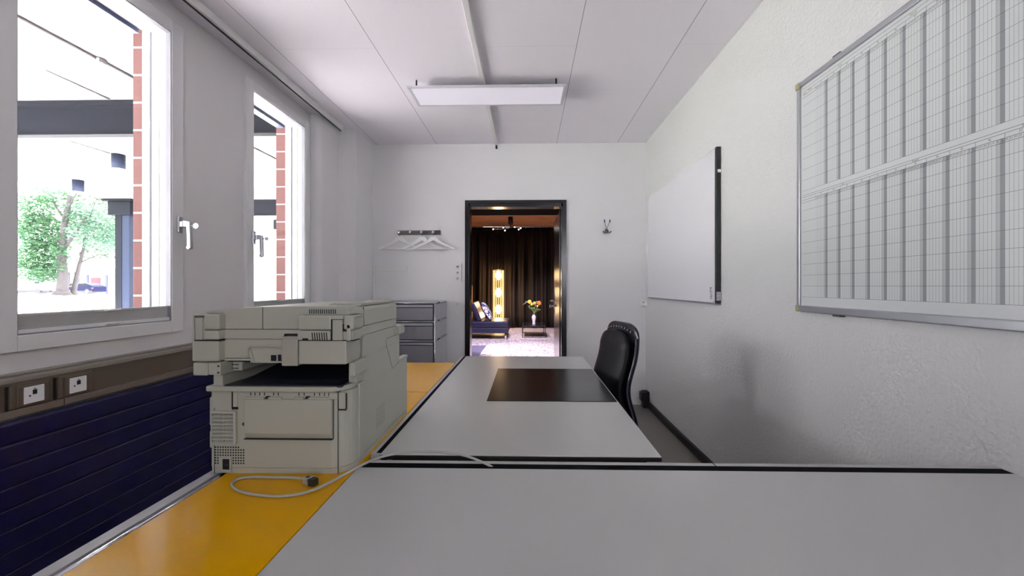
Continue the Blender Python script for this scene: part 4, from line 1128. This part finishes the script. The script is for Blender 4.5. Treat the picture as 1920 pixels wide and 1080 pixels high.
# sofa
SOFA = mat('sofa_navy_leather', (0.010, 0.009, 0.032), 0.3, spec=0.6)
t = thing('sofa', 'low navy leather sofa with chrome feet on the left of the lounge', 'sofa', (-0.9, 10.6, 0))
mb = MB(); mb.box(-1.62, -0.434, 10.0, 11.15, 0.13, 0.262, bev=0.025, seg=3); mb.build('base', SOFA, t)
mb = MB(); mb.box(-1.62, -0.430, 9.99, 11.15, 0.262, 0.402, bev=0.03, seg=3); mb.build('seat', SOFA, t)
mb = MB(); Mb = Matrix.Translation((-1.10, 10.57, 0.40)) @ Matrix.Rotation(R(-24), 4, 'Y')
mb.box(-0.06, 0.06, -0.50, 0.50, 0, 0.46, bev=0.035, seg=3, M=Mb); mb.build('backrest', SOFA, t)
for xx in (-0.50, -1.52):
    for yy in (10.06, 11.05): MB().cyl((xx, yy, 0), (xx, yy, 0.14), 0.022).build('foot', CHROME, t)
PIL = speckle_mat('pillow_pattern', (0.75, 0.72, 0.80), (0.03, 0.03, 0.12), scale=26, thr=0.45, rough=0.7)
mb = MB(); Mp = Matrix.Translation((-0.955, 10.32, 0.615)) @ Matrix.Rotation(R(-28), 4, 'Y') @ Matrix.Rotation(R(10), 4, 'X')
tmp = bmesh.new(); bmesh.ops.create_uvsphere(tmp, u_segments=24, v_segments=16, radius=1)
for v in tmp.verts:
    x, y, z = v.co; v.co = Vector((0.075 * x * (1 - 0.35 * (y * y + z * z) / 1.6), 0.225 * math.copysign(abs(y) ** 0.62, y), 0.225 * math.copysign(abs(z) ** 0.62, z)))
bmesh.ops.transform(tmp, matrix=Mp, verts=tmp.verts); mb._merge(tmp, True)
tag(mb.build('cushion', PIL), 'cushion with navy and white floral pattern leaning on the sofa backrest', 'cushion')
mb = MB(); mb.box(-1.75, -1.415, 11.30, 11.36, 0.0, 1.22, bev=0.004)
tag(mb.build('wooden_board', WOOD), 'upright orange wooden board at the left edge of the doorway view', 'board')
mb = MB(); mb.box(-2.0, -0.835, 5.6, 8.9, -0.002, 0.006)
tag(mb.build('floor_mat', mat('mat_grey_blue', (0.10, 0.09, 0.16), 0.5)), 'grey-blue mat on the lounge floor near the doorway', 'mat')

# coffee table with vase
t = thing('coffee_table', 'small low coffee table with black rod frame in the lounge', 'table', (0.15, 10.85, 0))
for yy in (10.33, 11.38):
    mb = MB()
    for (p, q) in (((-0.118, yy, 0.008), (0.417, yy, 0.008)), ((-0.118, yy, 0.262), (0.417, yy, 0.262)), ((-0.118, yy, 0.004), (-0.118, yy, 0.266)), ((0.417, yy, 0.004), (0.417, yy, 0.266))): mb.box(min(p[0], q[0]) - 0.008, max(p[0], q[0]) + 0.008, yy - 0.008, yy + 0.008, min(p[2], q[2]) - 0.004, max(p[2], q[2]) + 0.004)
    mb.build('leg_frame', BLACKP, t)
MB().box(-0.126, 0.425, 10.32, 11.39, 0.266, 0.276, bev=0.001).build('top', mat('table_glass_dark', (0.01, 0.01, 0.012), 0.05, spec=0.8), t)
t = thing('vase', 'slim white vase on the coffee table', 'vase', (0.152, 10.55, 0.276))
mb = MB(); mb.lathe([(0.036, 0), (0.040, 0.02), (0.034, 0.07), (0.040, 0.10), (0.052, 0.17), (0.050, 0.20), (0.030, 0.225), (0.040, 0.24), (0.034, 0.242)], (0.152, 10.55, 0.276), seg=24)
mb.build('body', mat('vase_porcelain', (0.62, 0.60, 0.72), 0.25), t)
t = thing('bouquet', 'bouquet of yellow and orange flowers with arching blades in the white vase', 'flowers', (0.152, 10.55, 0.51))
random.seed(11); GR = mat('stem_green', (0.16, 0.22, 0.07), 0.6); heads = []
mb = MB()
for k in range(22):
    a = random.uniform(0, 2 * PI); rr = random.uniform(0.03, 0.17); zt = random.uniform(0.12, 0.28)
    e_ = Vector((0.152 + rr * math.cos(a), 10.55 + rr * math.sin(a), 0.52 + zt)); heads.append(e_)
    mb.tube([(0.152, 10.55, 0.50), (0.152 + 0.25 * rr * math.cos(a), 10.55 + 0.25 * rr * math.sin(a), 0.52 + zt * 0.5), e_], 0.003, seg=5, smooth_path=1)
    mb.sph(e_, 0.013, (1.4, 1.0, 0.9), seg=6)
mb.build('stems', GR, t)
for (hx, hy, hz, rr, c_) in ((0.05, 10.50, 0.83, 0.045, (0.85, 0.55, 0.06)), (0.275, 10.50, 0.80, 0.050, (0.85, 0.20, 0.03)), (0.165, 10.46, 0.80, 0.035, (0.85, 0.45, 0.08)), (0.10, 10.5, 0.77, 0.028, (0.80, 0.65, 0.10)), (0.235, 10.48, 0.73, 0.022, (0.8, 0.6, 0.2))):
    mb = MB(); mb.sph((hx, hy, hz), rr * 0.5, seg=8)
    for k in range(12):
        a = 2 * PI * k / 12
        mb.sph((hx + rr * 0.6 * math.cos(a), hy, hz + rr * 0.6 * math.sin(a)), rr * 0.42, (1, 0.5, 1), seg=6)
    mb.build('blossom', mat('petal', c_, 0.6), t)
mb = MB()
for pts in ([(0.16, 10.5, 0.76), (0.06, 10.48, 0.85), (-0.06, 10.47, 0.80), (-0.11, 10.47, 0.755)], [(0.15, 10.5, 0.78), (0.03, 10.5, 0.83), (-0.06, 10.5, 0.84)], [(0.14, 10.5, 0.75), (0.20, 10.48, 0.84), (0.30, 10.48, 0.83)]):
    mb.tube(pts, (0.006, 0.002), seg=5, smooth_path=2)
mb.build('grass_blades', mat('pale_blade', (0.55, 0.55, 0.38), 0.5), t)

# ceiling spotlight fixtures
def spot_fixture(label, c, zc, arms, heads_, zb):
    t = thing('spotlight_fixture', label, 'ceiling lamp', (c[0], c[1], zc))
    mb = MB(); mb.cyl((c[0], c[1], zc), (c[0], c[1], 2.92), 0.06, seg=20); mb.cyl((c[0], c[1], zb), (c[0], c[1], zc), 0.015, seg=10); mb.build('canopy', BLACKP, t)
    for pts in arms: MB().tube([(c[0] + p[0], c[1] + p[1], zb + p[2]) for p in pts], 0.009, seg=6, smooth_path=2).build('arm', CHROME, t)
    for hx, hy_, hz in heads_:
        x, y, z = c[0] + hx, c[1] + hy_, zb + hz
        mb = MB(); mb.cyl((x, y, z + 0.02), (x - 0.005, y - 0.01, z - 0.035), 0.012, 0.024, seg=12); h = mb.build('spot_head', CHROME, t)
        mb = MB(); mb.sph((x - 0.006, y - 0.012, z - 0.040), 0.014, seg=8); mb.build('spot_bulb', mat('spot_glow', (1, 1, 1), 0.4, emit=(1.0, 0.85, 0.7), es=3), h)
    return t


spot_fixture('curved-arm spotlight fixture hanging from the wooden lounge ceiling', (-0.42, 11.0), 2.74,
             ([(-0.42, -0.1, -0.03), (-0.2, 0.0, -0.02), (0, 0, 0.02), (0.12, 0.1, 0.06)], [(0, 0, 0.04), (0.1, 0.2, 0.05), (0.25, 0, 0.0), (0.22, -0.2, -0.06)]),
             [(-0.42, -0.1, 0.0), (-0.18, 0.1, 0.07), (0.10, 0.1, 0.08), (0.26, 0, 0.04), (0.21, -0.2, -0.02), (-0.12, -0.25, -0.05)], 2.64)
spot_fixture('curved-arm spotlight fixture just under the head of the doorway, nearer one', (-0.36, 8.0), 2.80,
             ([(-0.14, 0, 0.06), (-0.10, 0, -0.01), (0, 0, 0.0), (0.12, 0, 0.01), (0.12, 0, 0.07)],),
             [(-0.10, 0.0, 0.0), (0.27, 0.0, 0.0)], 2.69)


def spot(loc, target, energy, size, color, blend=0.4, rad=0.04):
    d = bpy.data.lights.new('spot_light', 'SPOT'); d.energy = energy; d.spot_size = R(size); d.spot_blend = blend; d.color = color; d.shadow_soft_size = rad
    o = bpy.data.objects.new('spot_light', d); C.objects.link(o); o.location = loc
    o.rotation_euler = (Vector(target) - Vector(loc)).to_track_quat('-Z', 'Y').to_euler()


spot((-0.09, 8.0, 2.62), (0.6, 9.6, 0), 165, 95, (1.0, 0.86, 0.93), 0.25)
spot((-0.46, 8.0, 2.62), (0.0, 7.6, 0), 85, 84, (0.95, 0.88, 1.0), 0.5)
spot((-0.54, 10.75, 2.55), (-0.1, 11.6, 0), 70, 80, (1.0, 0.8, 0.75), 0.5)
spot((-0.46, 7.9, 2.62), (-1.0, 9.9, 0.2), 50, 60, (0.75, 0.70, 1.0), 0.7)

# ================================================================== OUTDOORS
CONC = mat('soffit_concrete', (0.20, 0.198, 0.20), 0.85, var=0.06, vs=3)
PAVE = mat('pale_paving', (0.70, 0.68, 0.72), 0.8, var=0.06, vs=2)
GRASS = mat('lawn_grass', (0.15, 0.19, 0.115), 0.9, var=0.25, vs=1.5)
DSTEEL = mat('dark_steel_paint', (0.006, 0.007, 0.011), 0.7, spec=0.08)
DSTEEL_G = mat('blue_grey_steel', (0.013, 0.018, 0.036), 0.5, spec=0.1)


def gz(y): return 0.755 - 0.01 * y


mb = MB(); mb.keep = True
mb.prism([(-8, 0.62), (10.9, 0.62), (10.9, 0.5), (-8, 0.5)], 'x', -10.4, -2.118)
struct(mb.build('terrace', PAVE), 'pale paved terrace under the canopy', 'ground')
mb = MB(); mb.keep = True
mb.quad((-140, -40, gz(-6)), (-10.4, -40, gz(-6)), (-10.4, 10.9, gz(10.9)), (-140, 10.9, gz(10.9)))
mb.quad((-140, 10.9, gz(10.9)), (-2, 10.9, gz(10.9)), (-2, 20, gz(110)), (-140, 20, gz(110)))
o = mb.build('lawn', GRASS); o['label'] = 'bright lawn outside the windows'; o['category'] = 'lawn'; o['kind'] = 'structure'
mb = MB(); mb.keep = True; mb.box(-10.06, -2.118, -6, 11.3, 3.281, 3.5)
struct(mb.build('canopy_soffit', CONC), 'white concrete canopy soffit over the terrace', 'canopy')
for yy, lab in ((4.86, 'dark steel canopy beam nearer the windows'), (10.5, 'dark steel canopy beam at the far end of the terrace')):
    mb = MB(); mb.box(-10.06, -2.118, yy, yy + 0.06, 2.90, 3.24); mb.box(-10.06, -2.118, yy - 0.03, yy + 0.10, 3.222, 3.281); mb.box(-10.06, -2.118, yy - 0.02, yy + 0.09, 2.90, 2.915)
    mb.box(-10.06, -2.118, yy - 0.002, yy + 0.01, 3.196, 3.205)
    tag(mb.build('canopy_beam', DSTEEL), lab, 'beam')
t = thing('steel_column', 'blue-grey steel column with a dark cap carrying the far canopy beam', 'column', (-9.68, 10.5, 0.62))
MB().box(-9.85, -9.52, 10.36, 10.66, 0.62, 2.90, bev=0.01).build('shaft', DSTEEL_G, t)
MB().box(-9.86, -9.70, 10.35, 10.359, 0.62, 2.90).build('flange', DSTEEL, t)
MB().box(-10.0, -9.45, 10.30, 10.498, 2.90, 3.22, bev=0.01).build('cap', DSTEEL, t); MB().box(-10.12, -9.40, 10.26, 10.465, 3.225, 3.28).build('cap_plate', DSTEEL, t)
for (x, y, lab) in ((-6.47, 6.85, 'larger dark cylindrical downlight under the canopy, nearer one'), (-8.83, 8.49, 'smaller-looking dark cylindrical downlight under the canopy, farther one')):
    t = thing('downlight', lab, 'outdoor lamp', (x, y, 3.05), group='cylindrical downlights under the canopy')
    MB().cyl((x, y, 3.055), (x, y, 3.281), 0.09, seg=28).build('housing', DSTEEL_G, t); MB().cyl((x, y, 3.048), (x, y, 3.056), 0.082, seg=28).build('lens', FRAMEO, t)
CND = mat('conduit_grey', (0.28, 0.28, 0.28), 0.5)
for pts, lab in (([(-3.92, -2, 3.268), (-3.92, 4.85, 3.268)], 'thin grey conduit on the canopy soffit closest to the windows'),
                 ([(-4.64, 4.15, 3.275), (-4.64, 4.80, 3.275)], 'short thin conduit on the soffit beside the longer one'),
                 ([(-6.55, 6.18, 3.268), (-6.52, 6.75, 3.268)], 'thin conduit leading to the nearer downlight'),
                 ([(-8.90, 8.6, 3.268), (-9.02, 9.85, 3.268)], 'thin conduit leading from the farther downlight'),
                 ([(-4.1, 5.0, 3.268), (-4.1, 10.45, 3.268)], 'thin conduit on the soffit between the two beams')):
    tag(MB().tube(pts, 0.013, seg=6).build('conduit', CND), lab, 'conduit')
MB_ = MB().box(-4.0, -3.88, 3.92, 4.0, 3.235, 3.281, bev=0.01); tag(MB_.build('junction_box', CND), 'small box on the conduit of the canopy soffit', 'junction box')

# neighbouring wing seen through the farther window
WHT = mat('render_white', (0.80, 0.80, 0.80), 0.8)
t = thing('white_wing', 'white neighbouring building wing seen through the farther window', 'building', (-6, 14, 0.5))
MB().box(-9.6, -2.2, 14.0, 20, 0.4, 3.9).build('wall', WHT, t); MB().box(-8.12, -7.55, 13.96, 14.0, 3.02, 3.33).build('window', DSTEEL, t); MB().box(-9.6, -2.2, 13.95, 14.0, 2.93, 2.96).build('ledge', mat('ledge_pale', (0.4, 0.42, 0.5), 0.6), t)

# long low building with blue posts and red door
t = thing('low_building', 'long white low building with blue posts and a red door beyond the parked cars', 'building', (-58, 59, 0.1))
MB().box(-100, -34, 59, 68, -0.2, 2.75).build('wall', WHT, t)
mb = MB(); mb.prism([(58.2, 2.75), (58.2, 2.92), (63, 5.2), (69, 5.2), (69, 2.75)], 'x', -100.5, -33.5); mb.build('roof', mat('roof_pale', (0.66, 0.66, 0.68), 0.8), t)
BLU = mat('blue_paint', (0.03, 0.04, 0.20), 0.5)
for xp in (-62.6, -61.3, -60.0, -57.3, -55.8, -66, -70): MB().box(xp - 0.14, xp + 0.14, 58.85, 59.0, 0.1, 2.75).build('post', BLU, t)
MB().box(-59.5, -58.2, 58.9, 59.0, 0.15, 2.35).build('door', mat('red_paint', (0.26, 0.004, 0.015), 0.5), t)
MB().box(-54.6, -53.0, 58.9, 59.0, 1.2, 2.2).build('window', DSTEEL_G, t)


def car(name, label, x, y, L, Ht, col, wag=False):
    """side view, length along x"""
    t = thing(name, label, 'car', (x, y, gz(y))); g = gz(y); W_ = 1.75
    prof = [(-L / 2, 0.30), (-L / 2, 0.75), (-L / 2 + 0.08, 0.90), (-L * 0.20, 0.98 if not wag else Ht * 0.55), (-L * 0.08, Ht * 0.97), (L * 0.22, Ht), (L * 0.40, Ht * 0.80 if not wag else Ht), (L / 2 - 0.02, 0.92 if not wag else Ht * 0.95), (L / 2, 0.60), (L / 2, 0.30)]
    cols = mat('car_paint', col, 0.5, spec=0.12)
    MB().prism([(x + a, g + b) for a, b in prof], 'y', y - W_ / 2, y + W_ / 2, bev=0.05).build('body', cols, t)
    gl = [(-L * 0.16, 1.0), (-L * 0.06, Ht * 0.92), (L * 0.20, Ht * 0.93), (L * 0.36, Ht * 0.78), (L * 0.38, 1.0)]
    MB().prism([(x + a, g + b) for a, b in gl], 'y', y - W_ / 2 - 0.01, y + W_ / 2 + 0.01).build('windows', mat('car_glass', (0.004, 0.006, 0.012), 0.4, spec=0.15), t)
    for xx in (-L * 0.31, L * 0.31):
        mb = MB(); mb.cyl((x + xx, y - W_ / 2 - 0.02, g + 0.32), (x + xx, y + W_ / 2 + 0.02, g + 0.32), 0.32, seg=20); mb.cyl((x + xx, y - W_ / 2 - 0.03, g + 0.32), (x + xx, y - W_ / 2, g + 0.32), 0.18, seg=14, m=1); mb.build('wheel', [BLACKP, STEEL], t)
    MB().box(x - L / 2 + 0.1, x + L / 2 - 0.1, y - W_ / 2 - 0.012, y + W_ / 2 + 0.012, g + 0.22, g + 0.42).build('sill', BLACKP, t)
    for sx in (-1, 1): MB().box(x + sx * (L / 2 - 0.12) - 0.1, x + sx * (L / 2 - 0.12) + 0.1, y - W_ / 2 - 0.01, y - W_ / 2 + 0.1, g + 0.66, g + 0.80, bev=0.02).build('tail_light', mat('lamp_red', (0.6, 0.02, 0.02), 0.2), t)
    return t


car('car', 'dark blue car parked to the right of the tree trunks', -55.4, 54, 4.1, 1.38, (0.004, 0.005, 0.03))
car('car', 'dark red car parked between the two tree trunks', -59.3, 56.6, 3.8, 1.40, (0.10, 0.004, 0.012))
t = thing('white_van', 'white van parked at the left edge of the nearer window view', 'van', (-62, 54, gz(54)))
g = gz(54)
MB().prism([(-65.2, g + 0.45), (-65.2, g + 2.0), (-60.2, g + 2.1), (-59.3, g + 1.25), (-58.7, g + 1.05), (-58.7, g + 0.45)], 'y', 53.0, 54.8, bev=0.08).build('body', mat('van_white', (0.75, 0.75, 0.76), 0.4), t)
MB().box(-65.1, -58.8, 53.05, 54.75, g + 0.25, g + 0.5).build('chassis', mat('chassis_dark', (0.004, 0.005, 0.02), 0.5), t)
for xx in (-64, -60.2): MB().cyl((xx, 52.95, g + 0.33), (xx, 54.85, g + 0.33), 0.33, seg=20).build('wheel', BLACKP, t)
MB().box(-60.6, -60.0, 52.98, 53.0, g + 1.3, g + 1.9).build('window', mat('car_glass', (0.004, 0.006, 0.012), 0.4, spec=0.15), t)

BARK = mat('tree_bark', (0.035, 0.030, 0.03), 0.9, var=0.5, vs=4)


def leaf_mat(name, a, b):
    m = bpy.data.materials.new(name); m.use_nodes = True; n, l = nt(m); n.remove(n['Principled BSDF'])
    d = n.new('ShaderNodeBsdfDiffuse'); t_ = n.new('ShaderNodeBsdfTranslucent'); mx = n.new('ShaderNodeMixShader'); mx.inputs[0].default_value = 0.45
    oi = n.new('ShaderNodeTexCoord'); ns = n.new('ShaderNodeTexNoise'); ns.inputs['Scale'].default_value = 0.8; l.new(oi.outputs['Object'], ns.inputs['Vector'])
    mc = n.new('ShaderNodeMix'); mc.data_type = 'RGBA'; mc.inputs[6].default_value = (*a, 1); mc.inputs[7].default_value = (*b, 1); l.new(ns.outputs['Fac'], mc.inputs[0])
    l.new(mc.outputs[2], d.inputs[0]); l.new(mc.outputs[2], t_.inputs[0]); l.new(d.outputs[0], mx.inputs[1]); l.new(t_.outputs[0], mx.inputs[2]); l.new(mx.outputs[0], n['Material Output'].inputs[0])
    return m


def tree(label, x, y, trunk, branches, blobs, leafm, seed, lsize=0.22):
    """trunk/branches: lists of (dx, dz, dy) polylines with start/end radius; blobs: (dx, dz, dy, rx, rz, count)"""
    random.seed(seed); g = gz(y) - 0.02
    t = thing('tree', label, 'tree', (x, y, g))

    def P(p): return (x + p[0], y + (p[2] if len(p) > 2 else 0), g + p[1])
    mb = MB(); mb.tube([P(p) for p in trunk[0]], trunk[1], seg=10, smooth_path=2)
    mb.tube([P((trunk[0][0][0], 0)), P((trunk[0][0][0] + 0.02, 0.6))], (trunk[1][0] * 1.6, trunk[1][0] * 0.95), seg=10)
    mb.build('trunk', BARK, t)
    mb = MB()
    for pts, rr in branches: mb.tube([P(p) for p in pts], rr, seg=6, smooth_path=2)
    mb.build('branches', BARK, t)
    bm = bmesh.new()
    for bx, bz, by, rx, rz_, cnt in blobs:
        for _ in range(cnt):
            while True:
                a, b, c = (random.uniform(-1, 1) for _ in range(3))
                if a * a + b * b + c * c < 1: break
            p = Vector((x + bx + rx * a, y + by + rx * b, g + bz + rz_ * c))
            u = Vector((random.gauss(0, 1), random.gauss(0, 1), random.gauss(0, 0.35))).normalized(); v = u.cross(Vector((random.gauss(0, 1), random.gauss(0, 1), random.gauss(0, 1)))).normalized()
            s_ = lsize * random.uniform(0.6, 1.3)
            vs = [bm.verts.new(p + q) for q in (-u * s_, -u * 0.1 * s_ - v * s_ * 0.45, u * s_, u * 0.1 * s_ + v * s_ * 0.45)]
            bm.faces.new(vs)
    mb = MB(); mb._merge(bm); mb.build('foliage', leafm, t)


LG1 = leaf_mat('leaf_green', (0.038, 0.095, 0.062), (0.075, 0.135, 0.062)); LG2 = leaf_mat('leaf_mint', (0.070, 0.135, 0.10), (0.095, 0.150, 0.10)); LG3 = leaf_mat('leaf_far', (0.030, 0.062, 0.040), (0.045, 0.07, 0.035))
tree('stout leaning tree with a bare trunk, its foliage across the nearer window view', -48.6, 45,
     ([(0, 0), (0.25, 1.6), (0.0, 3.6), (0.15, 5.0), (0.35, 7.4), (0.75, 9.2), (0.9, 10.4)], (0.55, 0.14)),
     [([(0.1, 4.4), (1.2, 6.0), (2.4, 7.8), (3.0, 8.6)], (0.2, 0.05)), ([(0.3, 8.0), (-0.8, 9.5), (-1.4, 11.0)], (0.12, 0.03)), ([(0.7, 9.0), (1.4, 10.2), (1.9, 11.0)], (0.12, 0.03)), ([(0.1, 5.4), (-1.6, 6.4), (-2.8, 7.0)], (0.15, 0.04))],
     [(-2.4, 6.6, 0, 2.2, 1.8, 2200), (-2.9, 3.9, 0.5, 2.1, 1.9, 2600), (-3.0, 9.0, 0, 1.9, 1.8, 1300), (-0.6, 10.3, 0, 1.6, 1.1, 520), (0.2, 4.2, -0.3, 0.8, 2.2, 330), (-1.9, 2.2, 0, 2.1, 0.9, 900), (0.6, 8.0, 1, 1.5, 1.3, 300)], LG1, 1, 0.20)
tree('slimmer leaning tree beside the stout one, thin mint-green foliage', -48.6, 46.2,
     ([(0, 0), (0.35, 1.8), (0.8, 3.6), (1.2, 5.0), (1.35, 6.6)], (0.26, 0.09)),
     [([(0.75, 3.4), (2.0, 4.0), (3.9, 4.6)], (0.10, 0.03)), ([(1.3, 6.4), (1.9, 8.5), (2.6, 10.4)], (0.10, 0.03)), ([(0.3, 1.8), (0.0, 3.0), (1.4, 5.6)], (0.06, 0.03))],
     [(2.2, 6.4, 0, 2.4, 1.6, 1200), (3.6, 7.6, 0, 2.2, 2.0, 900), (1.2, 8.8, 0, 1.8, 1.4, 700), (5.0, 5.6, 0, 1.9, 1.6, 800), (5.6, 9.0, 0, 1.7, 1.6, 350)], LG2, 2, 0.17)
tree('tall pale tree behind the low building', -63, 74, ([(0, 0), (0.2, 5), (0, 11)], (0.4, 0.15)), [([(0, 6), (2, 9), (3, 12)], (0.2, 0.05))],
     [(0, 12, 0, 6, 6, 2200), (-9, 12, 0, 6, 7, 2200), (6, 11, 0, 5, 5.5, 1500)], LG3, 3, 0.42)
tree('broad pale tree farther right behind the low building', -50, 78, ([(0, 0), (0.2, 5), (0, 11)], (0.4, 0.15)), [([(0, 6), (-2, 9), (-3, 12)], (0.2, 0.05))],
     [(0, 11, 0, 6, 5, 1500), (7, 10, 0, 5.5, 4.5, 1000)], LG3, 4, 0.42)
